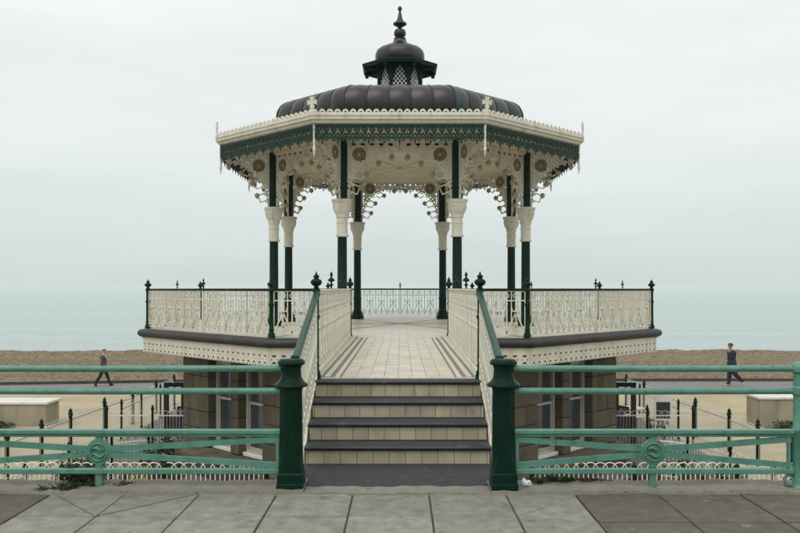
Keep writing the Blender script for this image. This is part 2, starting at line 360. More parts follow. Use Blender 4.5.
# ------------------------------------------------------------------ the setting
LOW = -2.7; DECK = .69; SEA = -5.5
def sheet(name, mt, x0, x1, y0, y1, z, nx=1, ny=1, fz=None):
    mb = MB(); vs = []; fs = []
    for j in range(ny+1):
        for i in range(nx+1):
            x = x0+(x1-x0)*i/nx; y = y0+(y1-y0)*j/ny; vs.append((x, y, fz(x, y) if fz else z))
    for j in range(ny):
        for i in range(nx): a = j*(nx+1)+i; fs.append((a, a+1, a+nx+2, a+nx+1))
    mb.add(vs, fs); return put(name, mb.mesh(name, mt, smooth=bool(fz)), kind='structure')
# sea: graded grid with low swell
def sea_sheet():
    ys = [58]; 
    while ys[-1] < 5800: ys.append(ys[-1]*1.0+max(.8, (ys[-1]-40)*.012))
    xs = np.linspace(-1, 1, 121); vs = []; fs = []
    for y in ys:
        for t in xs:
            x = t*(120+y*.95)
            h = 0
            if y < 700:
                a = .15*math.sin(y*.21+1.4*math.sin(x*.016)+x*.01)+.06*math.sin(y*.52+x*.03+2*math.sin(x*.021))
                a += .55*math.exp(-((y-116-.02*x)/1.6)**2)*(max(0, math.sin(x*.045+2.3))**2)
                a += .16*math.exp(-((y-140+.03*x)/2)**2)*(max(0, math.sin(x*.03+.6))**2)
                h = a
            vs.append((x, y, SEA+h))
    n = len(xs)
    for j in range(len(ys)-1):
        for i in range(n-1): fs.append((j*n+i, j*n+i+1, (j+1)*n+i+1, (j+1)*n+i))
    put('sea', MB().add(vs, fs).mesh('sea', 'sea', smooth=True), kind='structure')
sea_sheet()
def beach_z(x, y):
    n = .05*math.sin(x*.33+y*.5)+.04*math.sin(x*.9+1.3*y)+.03*math.sin(x*2.1-y*.7)
    if y < 54: return LOW-.03+(.45*n+.10*math.exp(-((y-44-.6*math.sin(x*.11))/1.0)**2)+.12*math.exp(-((y-52.6+.5*math.sin(x*.23))/1.2)**2))*min(1, max(0, (y-37.5)/3))
    return LOW-.03+.45*n-((y-54)/21)*4.2 if y > 54 else LOW
sheet('beach', 'beach', -420, 420, 34.2, 84, 0, 420, 100, beach_z)
def shingle():
    # heaped shingle: fine random relief over the part of the beach in view
    rr = np.random.RandomState(5); nx, ny = 420, 110; x0, x1, y0, y1 = -34, 34, 37.35, 54.6
    h = rr.rand(ny+1, nx+1)
    h2 = rr.rand(ny//4+3, nx//4+3)
    vs = []; fs = []
    for j in range(ny+1):
        for i in range(nx+1):
            x = x0+(x1-x0)*i/nx; y = y0+(y1-y0)*j/ny
            u, v = i/4, j/4; a, b = int(u), int(v); p, q = u-a, v-b
            big = h2[b, a]*(1-p)*(1-q)+h2[b, a+1]*p*(1-q)+h2[b+1, a]*(1-p)*q+h2[b+1, a+1]*p*q
            e = min(1, (x-x0)/4, (x1-x)/4, (y-y0)/.8+.1, (y1-y)/1.0)
            bx, by = x+rr.uniform(-.05, .05), y+rr.uniform(-.05, .05)
            vs.append((bx, by, max(beach_z(x, y), LOW-.03)+.01*e+(.075*h[j, i]+.10*big)*max(0, e)-.02*(1-e)))
    for j in range(ny):
        for i in range(nx): a = j*(nx+1)+i; fs.append((a, a+1, a+nx+2, a+nx+1))
    put('beach_shingle', MB().add(vs, fs).mesh('beach_shingle', 'beach'), kind='stuff', label='brown shingle heaped along the beach beyond the promenade')
shingle()
sheet('promenade_path', 'path', -420, 420, 33.2, 37.2, LOW+.010)
sheet('lower_promenade', 'plaza', -420, 420, 6.9, 34.0, LOW+.014)
sheet('terrace_paving', 'plaza_grey', -8.0, 8.0, 15.3, 32.6, LOW+.018)
# dark kerb between path and shingle; it swings towards the camera on the left
pts = [(-420, 30), (-60, 34.6), (-18, 35.75), (-7, 37.2), (420, 37.4)]
mb = MB()
for a, b in zip(pts, pts[1:]):
    d = Vector((b[0]-a[0], b[1]-a[1])).normalized(); nrm = Vector((-d.y, d.x))*.12
    mb.prism([(a[0]-nrm.x, a[1]-nrm.y), (b[0]-nrm.x, b[1]-nrm.y), (b[0]+nrm.x, b[1]+nrm.y), (a[0]+nrm.x, a[1]+nrm.y)], LOW-.3, LOW+.13)
put('beach_kerb', mb.mesh('beach_kerb', 'stone_dark'), kind='structure')
mb = MB()
for a, b in zip(pts, pts[1:]):        # shingle reaching the kerb where it swings in
    mb.add([(a[0], a[1]+.1, LOW+.028), (b[0], b[1]+.1, LOW+.028), (b[0], 40.5, LOW-.06), (a[0], 40.5, LOW-.06)], [(0, 1, 2, 3)])
put('beach_margin', mb.mesh('beach_margin', 'beach'), kind='structure')
put('kerb_line', MB().box(-420, 420, 33.9, 34.12, LOW, LOW+.022).mesh('kerb_line', 'concrete_top'), kind='structure')
# upper road and pavement
sheet('road', 'road', -420, 420, -40, .5, -.12)
pav = put('pavement', MB().box(-420, 420, .5, 6.42, -.5, -.016).mesh('pavement', 'joint'), kind='structure')
def flag(poly, mt):
    cx = sum(p[0] for p in poly)/len(poly); cy = sum(p[1] for p in poly)/len(poly)
    q = []
    n = len(poly)
    area = sum(poly[i][0]*poly[(i+1) % n][1]-poly[(i+1) % n][0]*poly[i][1] for i in range(n))
    if area < 0: poly = poly[::-1]
    g = .0065
    for i in range(n):      # inset every edge by the half joint
        p0, p1, p2 = Vector(poly[i-1]), Vector(poly[i]), Vector(poly[(i+1) % n])
        d1 = (p1-p0).normalized(); d2 = (p2-p1).normalized(); n1 = Vector((-d1.y, d1.x)); n2 = Vector((-d2.y, d2.x))
        k = (n1+n2)/max(.25, 1+n1.dot(n2)); q.append((p1.x+k.x*g-cx, p1.y+k.y*g-cy))
    me = MB().prism(q, -.03, 0).mesh('flagstone', mt, bevel=.004)
    o = put('flagstone', me, pav, (cx, cy, random.uniform(-.004, .003)))
    return o
Y0, Y1, Y2 = 6.42, 5.77, 5.17
xs_ = [-2.77, -2.18, -1.585, -.965, -.355, .255, .87, 1.42]
flag([(-2.77, Y0), (-2.18, Y1), (-2.77, Y1)], 'flag'); flag([(-2.77, Y0), (-2.18, Y0), (-2.18, Y1)], 'flag')
flag([(-2.18, Y1), (-1.585, Y0), (-2.18, Y0)], 'flag'); flag([(-2.18, Y1), (-1.585, Y1), (-1.585, Y0)], 'flag')
for a, b in zip(xs_[2:6], xs_[3:7]): flag([(a, Y0), (b, Y0), (b, Y1), (a, Y1)], 'flag')
flag([(.87, Y1), (1.42, Y0-.1), (1.42, Y0), (.87, Y0)], 'flag'); flag([(.87, Y1), (1.42, Y1-.16), (1.42, Y0-.1)], 'flag')
flag([(-2.77, Y1), (-2.18, Y1), (-2.18, Y2), (-2.77, Y2)], 'flag')
flag([(-2.18, Y1), (-1.585, Y1), (-2.18, Y2)], 'flag'); flag([(-1.585, Y1), (-1.585, Y2), (-2.18, Y2)], 'flag')
for a, b in zip(xs_[2:6], xs_[3:7]): flag([(a, Y1), (b, Y1), (b, Y2), (a, Y2)], 'flag')
flag([(.87, Y1), (1.42, Y1-.16), (1.42, Y2), (.87, Y2)], 'flag')
for r_ in range(5):             # towards and behind the camera
    for a, b in zip(xs_, xs_[1:]): flag([(a, Y2-r_*.93), (b, Y2-r_*.93), (b, Y2-(r_+1)*.93), (a, Y2-(r_+1)*.93)], 'flag')
yb = [6.42, 5.62, 4.72, 3.8, 2.9, 2.0, 1.1, .52]
for j in range(7):
    x = -2.77
    while x > -9: flag([(x, yb[j]), (x, yb[j+1]), (x-.95, yb[j+1]), (x-.95, yb[j])], 'flag_brown'); x -= .95
    x = 1.42
    while x < 9:
        flag([(x, yb[j]), (x, yb[j+1]), (x+.66, yb[j+1]), (x+.66, yb[j])], 'flag_brown'); x += .66
mb = MB().box(-420, -9.0, .55, 6.41, -.3, 0); mb.box(9.0, 420, .55, 6.41, -.3, 0)
put('pavement_field', mb.mesh('pavement_field', 'flag_brown'), kind='structure')
# rough concrete edging under the railing, with an uneven front
mb = MB(); nseg = 240
for sgn, x0, x1, yb_, zk in ((-1, -12, -.752, 6.72, 1), (1, .752, 12, 6.72, 1), (0, -.752, .752, 6.60, .45)):
    fr, tp = [], []
    for i in range(nseg+1):
        x = x0+(x1-x0)*i/nseg
        fr.append((x, 6.368+.012*math.sin(x*7.3)+.008*math.sin(x*23), zk*(.024+.006*math.sin(x*5.1)+.004*math.sin(x*31))))
    vs = []
    for x, y, z in fr: vs += [(x, y, -.05), (x, y+.012, z), (x, yb_+.012*math.sin(x*11)*(zk < 1)+.008*math.sin(x*29)*(zk < 1), z+(.01 if zk == 1 else -.002)), (x, yb_+.02, -.4 if zk == 1 else -.02)]
    fs = []
    for i in range(nseg):
        a = i*4
        for k in range(3): fs.append((a+k, a+k+1, a+5+k, a+4+k))
    mb.add(vs, fs)
put('pavement_edging', mb.mesh('pavement_edging', 'kerb'), kind='structure')
put('retaining_wall', MB().box(-420, 420, 6.43, 6.70, LOW, -.03).mesh('retaining_wall', 'concrete'),
    label='pale concrete retaining wall below the pavement edge', cat='wall')
put('entrance_paving', MB().box(-.875, .875, 6.56, 7.50, -.1, .004).mesh('entrance_paving', 'asphalt'), kind='structure')

# ------------------------------------------------------------------ steps
st = thing('entrance_steps', 'four cream tiled entrance steps with black nosings leading up to the footbridge', 'steps', (0, 7.5, 0))
RIS, TRD, SY, SW = .1725, .28, 7.47, .865
mb = MB()
for i in range(4): mb.box(-SW, SW, SY+i*TRD+.012, 8.5, i*RIS-.1, (i+1)*RIS-.03)
put('step_core', mb.mesh('step_core', 'grout'), st)
tile_me = {}
for i in range(4):
    n = 12; wt = 2*SW/11.35
    x = -SW-.0+(.3*wt if i % 2 else -.35*wt)-.5*wt
    while x < SW:
        a, b = max(-SW, x), min(SW, x+wt); x += wt
        if b-a < .02: continue
        key = round(b-a, 3)
        if key not in tile_me: tile_me[key] = MB().box(-(b-a)/2+.0018, (b-a)/2-.0018, 0, .02, .002, .125).mesh('riser_tile', 'tile', bevel=.002)
        put('riser_tile', tile_me[key], st, ((a+b)/2, SY+i*TRD, i*RIS))
nos = MB(); ns = 8
prof = [(.0, 0)]+[(-.024*math.sin(PI*k/ns)-.010, .023-.023*math.cos(PI*k/ns)) for k in range(ns+1)]+[(.05, .046), (.05, 0)]
nos_me = MB().prism([(y, z) for y, z in prof], -SW-.01, SW+.01, lambda a, b, h: (h, a, b)).mesh('nosing', 'nosing', smooth=True, angle=40)
trd_me = MB().box(-SW, SW, .05, TRD+.012, .0, .042).mesh('tread', 'tread')
for i in range(4):
    put('nosing', nos_me, st, (0, SY+i*TRD, (i+1)*RIS-.046))
    if i == 3: put('tread', MB().box(-SW, SW, .05, .166, .0, .044).mesh('tread', 'tread'), st, (0, SY+i*TRD, (i+1)*RIS-.046))
    if i < 3: put('tread', trd_me, st, (0, SY+i*TRD, (i+1)*RIS-.046))

# ------------------------------------------------------------------ footbridge
BY0, BY1 = SY+3*TRD+.17, CY-6.5*C22+.1
br = thing('footbridge', 'cream tiled footbridge deck running from the steps to the bandstand', 'footbridge', (0, 12, 0))
mb = MB().box(-1.02, 1.02, BY0, BY1+.4, .32, DECK-.014)
put('deck', mb.mesh('deck', 'grout'), br)
mb = MB(); wt = .1525; nx = 8
rows = int((BY1-BY0-.12)/wt)
for j in range(rows):
    for i in range(nx):
        x0 = -wt*nx/2+i*wt; y0 = BY0+.12+j*wt
        mb.box(x0+.002, x0+wt-.002, y0+.002, y0+wt-.002, DECK-.02, DECK+random.uniform(-.001, .001))
put('deck_tile', mb.mesh('deck_tile', 'floor_tile'), br, kind='stuff')
mb = MB()
for i in range(14): mb.box(-.85+i*1.7/14+.003, -.85+(i+1)*1.7/14-.003, BY0, BY0+.117, DECK-.02, DECK-.001)
put('threshold_tile', mb.mesh('threshold_tile', 'floor_tile'), br, kind='stuff')
for s in (-1, 1):
    def strip(name, mt, a, b, z0, z1):
        put(name, MB().box(min(s*a, s*b), max(s*a, s*b), BY0+.12, BY1, z0, z1).mesh(name, mt, bevel=.004), br)
    strip('border_band', 'floor_dark', .612, .637, DECK-.02, DECK-.002)
    strip('border_strip', 'floor_tile', .639, .69, DECK-.02, DECK+.001)
    strip('gutter', 'floor_dark', .692, .735, DECK-.02, DECK-.008)
    strip('kerb_strip', 'floor_tile', .737, .795, DECK-.02, DECK+.012)
    strip('edge_band', 'floor_dark', .797, .822, DECK-.02, DECK+.010)
    strip('edge_strip', 'floor_tile', .824, .99, DECK-.02, DECK+.03)
    put('edge_fascia', MB().box(min(s*.99, s*1.05), max(s*.99, s*1.05), BY0, BY1+.3, .2, DECK+.02).mesh('edge_fascia', 'cream'), br)

# ------------------------------------------------------------------ ornamental iron pieces shared by balustrades
def panel_mesh(length, n, h=.86, name='panel', w=.024):
    mb = MB(); p = length/n
    for z in (0.0, .665, .85): mb.bar((0, 0, z), (length, 0, z), .022)
    for i in range(n+1):
        x = i*p
        if i in (0, n): mb.bar((x, 0, 0), (x, 0, .85), .022)
        else: mb.bar((x, 0, 0), (x, 0, .85), w)
        if 0 < i < n: mb.ring((x, 0, .758), .045, .009, 8); mb.ball((x, 0, .60), .024, 6, 4)
        for s in (-1, 1):
            if 0 <= x+s*.05 <= length:
                mb.bar((x, 0, .10), (x+s*.055, 0, .055), w*.8); mb.bar((x, 0, .14), (x+s*.06, 0, .165), w*.7)
    for i in range(n):
        c = (i+.5)*p
        mb.bar((c, 0, 0), (c, 0, .85), w)
        mb.ring((c, 0, .758), .05, .011, 10); mb.ball((c, 0, .46), .032, 6, 4)
        mb.bar((c-.085, 0, .46), (c+.085, 0, .46), w)
        for s in (-1, 1):
            mb.bar((c, 0, .44), (c+s*p/2, 0, .03), w)
            mb.ring((c+s*p*.25, 0, .09), .034, .008, 8); mb.bar((c+s*p*.25, 0, .235), (c+s*p*.25, 0, .665), w*.75)
            mb.bar((c+s*.085, 0, .46), (c+s*.07, 0, .52), w*.8)
            mb.bar((c+s*p*.25, 0, .665), (c+s*p*.25, 0, .85), w*.7)
            mb.bar((c, 0, .16), (c+s*.06, 0, .10), w); mb.bar((c, 0, .12), (c+s*.05, 0, .02), w*.8)
        mb.ring((c, 0, .19), .03, .008, 8)
    return mb.mesh(name, 'cream')
def finial_prof(s=1.0):
    return [(r*s, z*s) for r, z in ((.03, 0), (.035, .012), (.022, .03), (.045, .045), (.064, .07), (.068, .092), (.056, .118), (.03, .132), (.026, .142), (.036, .155), (.034, .17), (.016, .19), (.007, .215), (.002, .235))]
post_me = MB().lathe([(.052, 0), (.052, .03), (.042, .045), (.046, .06), (.032, .09), (.029, .12), (.036, .135), (.029, .15), (.027, .62), (.036, .64), (.04, .66), (.029, .68), (.028, .90), (.042, .925), (.042, .945), (.03, .955)], 10).mesh('post', 'green', smooth=True, angle=50)
finial_me = MB().lathe(finial_prof(), 12).mesh('finial', 'green', smooth=True, angle=50)
rpost_me = MB().lathe([(r*1.65, z) for r, z in ((.045, 0), (.045, .05), (.036, .07), (.038, .085), (.030, .10), (.028, .14), (.036, .155), (.028, .17), (.026, .60), (.034, .62), (.034, .65), (.026, .67), (.026, .88), (.036, .90), (.036, .93), (.024, .955))], 12).mesh('post', 'green', smooth=True, angle=50)
rfin_me = MB().lathe([(r*1.28, z) for r, z in finial_prof(.95)], 12).mesh('finial', 'green', smooth=True, angle=50)
fin_small_me = MB().lathe([(.012, 0), (.012, .03), (.034, .045), (.012, .062), (.012, .085), (.046, .10), (.046, .115), (.018, .14), (.01, .16), (.022, .172), (.02, .185), (.004, .225)], 8).mesh('rail_finial', 'green', smooth=True, angle=50)
fin_big_me = MB().lathe([(r*.92, z*.80) for r, z in finial_prof(1.0)], 14).mesh('finial', 'green', smooth=True, angle=50)

# ------------------------------------------------------------------ bandstand balustrade
RO = 6.5; AO = RO*C22; HS = RO*S22
bal = thing('balustrade', 'cream ironwork balustrade with green top rail around the bandstand platform', 'balustrade', (0, CY, DECK))
half_me = panel_mesh(HS-.09, 6, name='balustrade_panel')
short_me = panel_mesh(HS-.97-.09, 4, name='balustrade_panel')
rail_me = MB().box(-HS+.02, HS-.02, -.03, .03, .925, .945).box(-HS+.02, HS-.02, -.018, .018, .90, .925).mesh('top_rail', 'green', bevel=.004)
srail_me = MB().box(-(HS-.97)/2, (HS-.97)/2, -.03, .03, .925, .945).box(-(HS-.97)/2, (HS-.97)/2, -.018, .018, .90, .925).mesh('top_rail', 'green', bevel=.004)
for k in range(8):
    W = side(k)
    P = lambda x, z=DECK: W @ Matrix.Translation((x, -AO, z))
    po = put('post', rpost_me, bal, W=P(-HS)); put('finial', rfin_me, po, W=P(-HS, DECK+.952))
    if k:
        put('balustrade_panel', half_me, bal, W=P(-HS+.045, DECK+.05)); put('balustrade_panel', half_me, bal, W=P(.045, DECK+.05))
        put('top_rail', rail_me, bal, W=P(0)); put('rail_finial', fin_small_me, bal, W=P(0, DECK+.945))
        put('panel_post', MB().bar((0, 0, 0), (0, 0, .92), .03).mesh('panel_post', 'cream') if k == 1 else bpy.data.meshes['panel_post'], bal, W=P(0))
    else:
        for s in (-1, 1):
            put('balustrade_panel', short_me, bal, W=P(-HS+.045 if s < 0 else .97+.045, DECK+.05))
            put('top_rail', srail_me, bal, W=P(s*(HS+.97)/2))

# bridge railings
for s, nm in ((-1, 'left'), (1, 'right')):
    a = Vector((s*.87, 8.47, DECK+.03)); b = Vector((s*.96, BY1-.1, DECK+.03)); d = b-a; Ln = d.length; ang = math.atan2(d.y, d.x)
    t = thing('bridge_railing', f'cream ironwork railing with green posts along the {nm} side of the footbridge', 'railing', a, 0, 'footbridge railings')
    n3 = 3; pl = Ln/n3
    pm = bpy.data.meshes.get('bridge_panel') or panel_mesh(pl-.05, 6, .86, 'bridge_panel', .023)
    Wr = Matrix.Translation(a) @ Matrix.Rotation(ang, 4, 'Z')
    for i in range(n3):
        put('railing_panel', pm, t, W=Wr @ Matrix.Translation((i*pl+.025, 0, .03)))
        if i: put('rail_finial', fin_small_me, t, W=Wr @ Matrix.Translation((i*pl-.2, 0, .925)))
    for i in (0, n3):
        po = put('post', post_me, t, W=Wr @ Matrix.Translation((i*pl, 0, -.03)))
        put('finial', fin_big_me if i == 0 else finial_me, po, W=Wr @ Matrix.Translation((i*pl, 0, .922)))
    put('top_rail', MB().box(0, Ln, -.03, .03, .895, .918).mesh('top_rail', 'cream', bevel=.004), t, W=Wr)
    put('base_rail', MB().box(0, Ln, -.02, .02, 0, .04).mesh('base_rail', 'cream', bevel=.004), t, W=Wr)
    # sloping stair railing
    p0 = Vector((s*.865, 8.46, 0)); p1 = Vector((s*.85, 6.62, 0)); zt0, zt1 = 1.60, 1.05; zb0, zb1 = .72, .06
    t = thing('stair_railing', f'sloping green handrail with cream iron infill on the {nm} side of the steps', 'railing', p1, 0, 'stair railings')
    def at(f, z): q = p0.lerp(p1, f); return Vector((q.x, q.y, z))
    hr = []
    for f in (0, .25, .5, .75, 1): hr.append(at(f, zt0+(zt1-zt0)*f))
    mb = MB(); vs = []
    for q in hr: vs += [(q.x-.027, q.y, q.z-.035), (q.x+.027, q.y, q.z-.035), (q.x+.027, q.y, q.z+.03), (q.x-.027, q.y, q.z+.03)]
    fs = [(0, 1, 2, 3), (19, 18, 17, 16)]
    for i in range(4):
        for k in range(4): fs.append((i*4+k, i*4+(k+1) % 4, i*4+4+(k+1) % 4, i*4+4+k))
    put('handrail', mb.add(vs, fs).mesh('handrail', 'green_rail', bevel=.008), t)
    mb = MB(); n = 14
    zz = lambda f, g: (zb0+(zb1-zb0)*f)*(1-g)+(zt0-.03+(zt1-zt0)*f)*g
    for g in (0, .22, .78, .97): mb.bar(at(0.02, zz(0.02, g)), at(.97, zz(.97, g)), .022)
    for i in range(n+1):
        f = .02+.95*i/n; mb.bar(at(f, zz(f, 0)), at(f, zz(f, .97)), .018)
        if i < n:
            f2 = .02+.95*(i+1)/n
            mb.bar(at(f, zz(f, .22)), at(f2, zz(f2, .5)), .014); mb.bar(at(f2, zz(f2, .22)), at(f, zz(f, .5)), .014)
            c = at((f+f2)/2, zz((f+f2)/2, .87)); 
            mb.bar(at(f, zz(f, .78)), at(f2, zz(f2, .97)), .013); mb.bar(at(f2, zz(f2, .78)), at(f, zz(f, .97)), .013)
    put('infill_panel', mb.mesh('infill_panel', 'cream'), t)
    put('string_plate', MB().add([(s*.875, SY, -.0), (s*.875, 8.5, -.0), (s*.875, 8.5, .74), (s*.875, SY, .11), (s*.905, SY, -.0), (s*.905, 8.5, -.0), (s*.905, 8.5, .74), (s*.905, SY, .11)],
        [(0, 1, 2, 3), (7, 6, 5, 4), (0, 1, 5, 4), (1, 2, 6, 5), (2, 3, 7, 6), (3, 0, 4, 7)]).mesh('string_plate', 'cream'), t)

# ------------------------------------------------------------------ bandstand
bs = thing('bandstand', 'octagonal seaside bandstand with cream and green ironwork and dark copper dome', 'bandstand', (0, CY, LOW))
# floor
put('platform', octa(6.55, .16, DECK-.014).mesh('platform', 'grout'), bs, (0, CY, 0), label='mortar bed under the tiled floor')
seg_mb = MB(); tw = .17; a = .25; kk = 0
while a < 6.5*C22-.05:
    a1 = min(a+tw, 6.5*C22)
    w0, w1 = a*T22, a1*T22; n = max(1, int(round(2*w1/.34)))
    for i in range(n):
        f0, f1 = -1+2*i/n, -1+2*(i+1)/n
        q = [(f0*w0+.002, -a-.002), (f0*w1+.002, -a1+.002), (f1*w1-.002, -a1+.002), (f1*w0-.002, -a-.002)]
        seg_mb.prism(q, DECK-.02, DECK)
    a = a1
sm = seg_mb.mesh('floor_segment', 'floor_tile')
rib_me = MB().box(-.045, .045, -6.3, -.1, DECK-.02, DECK+.004).mesh('floor_seam', 'floor_dark')
for k in range(8):
    put('floor_segment', sm, bs, W=side(k), kind='stuff')
    put('floor_seam', rib_me, bs, W=side(k) @ Matrix.Rotation(R(22.5), 4, 'Z'))
# coping stones: rounded dark nose
cp = [(6.35*C22, .49), (6.62*C22, .49)]+[(6.62*C22+.115*math.sin(PI*j/8), .585-.093*math.cos(PI*j/8)) for j in range(9)]+[(6.35*C22, .678)]
cuts = [-1, -.36, .3, 1]
for j in range(3):
    me = mitred(cp, cuts[j], cuts[j+1], 0 if j == 0 else .005, 0 if j == 2 else .005).mesh('coping_stone', 'coping', smooth=True, angle=35)
    for k in range(8):
        if k == 0 and j == 1: pass
        put('coping_stone', me, bs, W=side(k))
# pierced fascia under the coping
FA = 6.60*C22; FL = FA*T22
def fascia_f(U, V):
    base = np.minimum(V-.0, .345-V)
    p = .186; u = np.mod(U+p/2, p)-p/2
    edge = .012-np.abs(V-.0)
    band = np.minimum(np.minimum(V-.035, .205-V), 1)
    st_ = un(seg(u, V, (-p/2, .03), (p/2, .21), .021), seg(u, V, (-p/2, .21), (p/2, .03), .021), disc(u, V, (0, .12), .042), .014-np.abs(np.abs(u)-p/2), disc(np.abs(u), V, (p/2, .12), .036))
    sc = np.mod(U+p/4, p/2)-p/4
    low = .026-np.hypot(sc, V-.012)*.9
    return un(sub(un(base-.02, low), sub(band, st_)))
fm = lace(fascia_f, -FL, FL, -.03, .345, .0125, .03, 'fascia_panel', 'cream')
mould = mitred([(FA-.02, .465), (FA+.05, .475), (FA+.055, .489), (FA-.02, .489)]).mesh('fascia_moulding', 'cream')
backing = mitred([(FA-.09, .16), (FA-.05, .16), (FA-.05, .48), (FA-.09, .48)]).mesh('fascia_backing', 'stone_dark')
for k in range(8):
    put('fascia_panel', fm, bs, W=side(k) @ Matrix.Translation((0, -FA, .145)))
    put('fascia_moulding', mould, bs, W=side(k)); put('fascia_backing', backing, bs, W=side(k))
# lower stone storey
RB = 5.69; AB = RB*C22; HB = RB*S22; TH = .34; ZT = .14; ZW0 = -2.06
put('inner_wall', octa(RB-TH/C22, LOW, ZT).mesh('inner_wall', 'stone_dark'), bs, (0, CY, 0))
ops = [(-HB+.261*2*HB, -HB+.471*2*HB), (-HB+.544*2*HB, -HB+.752*2*HB)]
courses = [ZW0, -1.66, -1.25, -.84, -.42, -.02, ZT]
bcache = {}
def block(W, x0, x1, z0, z1, j):
    key = (round(x1-x0, 3), round(z1-z0, 3))
    if key not in bcache: bcache[key] = MB().box(.005, x1-x0-.005, -TH+.002, 0, .007, z1-z0-.007).mesh('stone_block', 'stone', bevel=.014)
    put('stone_block', bcache[key], bs, W=W @ Matrix.Translation((x0, -AB+TH+random.uniform(-.006, .006), z0)))
win_pane = None
for k in range(8):
    W = side(k)
    vis = k in (1, 7)
    # plinth with weathered ledge
    if k == 0:
        pl = mitred([(AB-.1, LOW), (AB+.30, LOW), (AB+.30, -2.32), (AB-.1, -2.32)]).mesh('plinth', 'stone_dark', bevel=.02)
        lg = mitred([(AB-.25, -2.315), (AB+.26, -2.315), (AB+.31, -2.28), (AB+.31, -2.20), (AB+.22, -2.14), (AB-.02, ZW0-.012), (AB-.25, ZW0-.012)]).mesh('plinth_ledge', 'stone')
    put('plinth', pl, bs, W=W); put('plinth_ledge', lg, bs, W=W)
    if not vis:
        put('wall', MB().box(-HB+.1, HB-.1, -AB, -AB+TH-.002, ZW0, ZT).mesh('wall', 'stone') if k == 0 else bpy.data.meshes['wall'], bs, W=W)
        continue
    piers = [(-HB, ops[0][0]), (ops[0][1], ops[1][0]), (ops[1][1], HB)]
    for pi, (x0, x1) in enumerate(piers):
        for j in range(6):
            z0, z1 = courses[j], courses[j+1]
            if x1-x0 > .6:
                cut = x0+(x1-x0)*(.42 if (j+pi) % 2 else .62)
                if (j % 3) == 1: block(W, x0, x1, z0, z1, j)
                else: block(W, x0, cut, z0, z1, j); block(W, cut, x1, z0, z1, j)
            else: block(W, x0, x1, z0, z1, j)
    for x0, x1 in ops:
        block(W, x0, x1, courses[5], ZT, 0)        # lintel
        cx = (x0+x1)/2; ww = x1-x0-.01
        yw = -AB+TH-.03
        wn = put('window', MB().box(-ww/2+.03, ww/2-.03, -.005, .02, .06, 1.98).mesh('window', 'black_paint'), bs, W=W @ Matrix.Translation((cx, yw, ZW0)))
        m = MB()
        for s in (-1, 1): m.box(min(s*ww/2, s*(ww/2-.065)), max(s*ww/2, s*(ww/2-.065)), -.09, .0, .0, 2.03)
        m.box(-ww/2+.065, ww/2-.065, -.085, 0, 1.93, 2.03); m.box(-ww/2+.065, ww/2-.065, -.11, 0, 0, .13)
        put('frame', m.mesh('frame', 'window_paint_shaded', bevel=.006), wn, W=W @ Matrix.Translation((cx, yw-.01, ZW0)))
        m = MB().box(-ww/2+.065, ww/2-.065, -.075, -.02, 1.13, 1.185)
        for s in (-1, 1): m.box(min(s*(ww/2-.066), s*(ww/2-.11)), max(s*(ww/2-.066), s*(ww/2-.11)), -.06, -.02, .13, 1.13)
        m.box(-ww/2+.11, ww/2-.11, -.06, -.02, .131, .18)
        put('sash', m.mesh('sash', 'window_paint_shaded', bevel=.004), wn, W=W @ Matrix.Translation((cx, yw-.01, ZW0)))
        for z0, z1 in ((.13, 1.14), (1.18, 1.94)):
            put('pane', MB().box(-ww/2+.075, ww/2-.075, -.012, -.006, z0, z1).mesh('pane', 'glassy'), wn, W=W @ Matrix.Translation((cx, yw-.012, ZW0)))
        put('sill', MB().box(-ww/2-.0, ww/2+.0, -.19, -.12, -.01, .07).mesh('sill', 'white_paint', bevel=.008), wn, W=W @ Matrix.Translation((cx, yw, ZW0)))
mb = octa(6.62, LOW, LOW+.055)
put('base_step', mb.mesh('base_step', 'plaza_grey', bevel=.01), bs, (0, CY, 0))
# columns
RC = 3.45
fl = lambda k, j: 1-.06*(k % 2)
base_me = MB().lathe([(.20, 0), (.20, .12), (.17, .15), (.18, .17), (.16, .21)], 8, phase=R(22.5)).mesh('base', 'green', bevel=.004)
shaft_me = MB().lathe([(.13, .20), (.14, .24), (.118, .28), (.116, .60), (.13, .62), (.13, .66), (.115, .68), (.108, 2.14)], 20).mesh('shaft', 'green', smooth=True, angle=40)
neck_me = MB().lathe([(.135, 2.13), (.15, 2.145), (.15, 2.18), (.127, 2.195), (.127, 2.43), (.139, 2.44), (.139, 2.465), (.127, 2.475), (.127, 2.56), (.142, 2.575), (.142, 2.61)], 28, mod=lambda k, j: (1-.07*(k % 2)) if 3 <= j <= 8 else 1).mesh('neck', 'cream', smooth=True, angle=25)
cap_me = MB().lathe([(.13, 2.595), (.150, 2.605), (.150, 2.63), (.140, 2.64), (.158, 2.665), (.19, 2.71), (.212, 2.77), (.220, 2.825), (.225, 2.845), (.212, 2.86), (.214, 2.905), (.236, 2.915), (.238, 2.945), (.23, 2.952), (.245, 2.962), (.248, 2.99), (.12, 2.996)], 24, mod=lambda k, j: (1-.05*(k % 2)) if 4 <= j <= 7 else 1).mesh('capital', 'cream', smooth=True, angle=28)
pst_me = MB().lathe([(.13, 2.98), (.13, 4.36)], 8, phase=R(22.5)).mesh('upper_post', 'green')
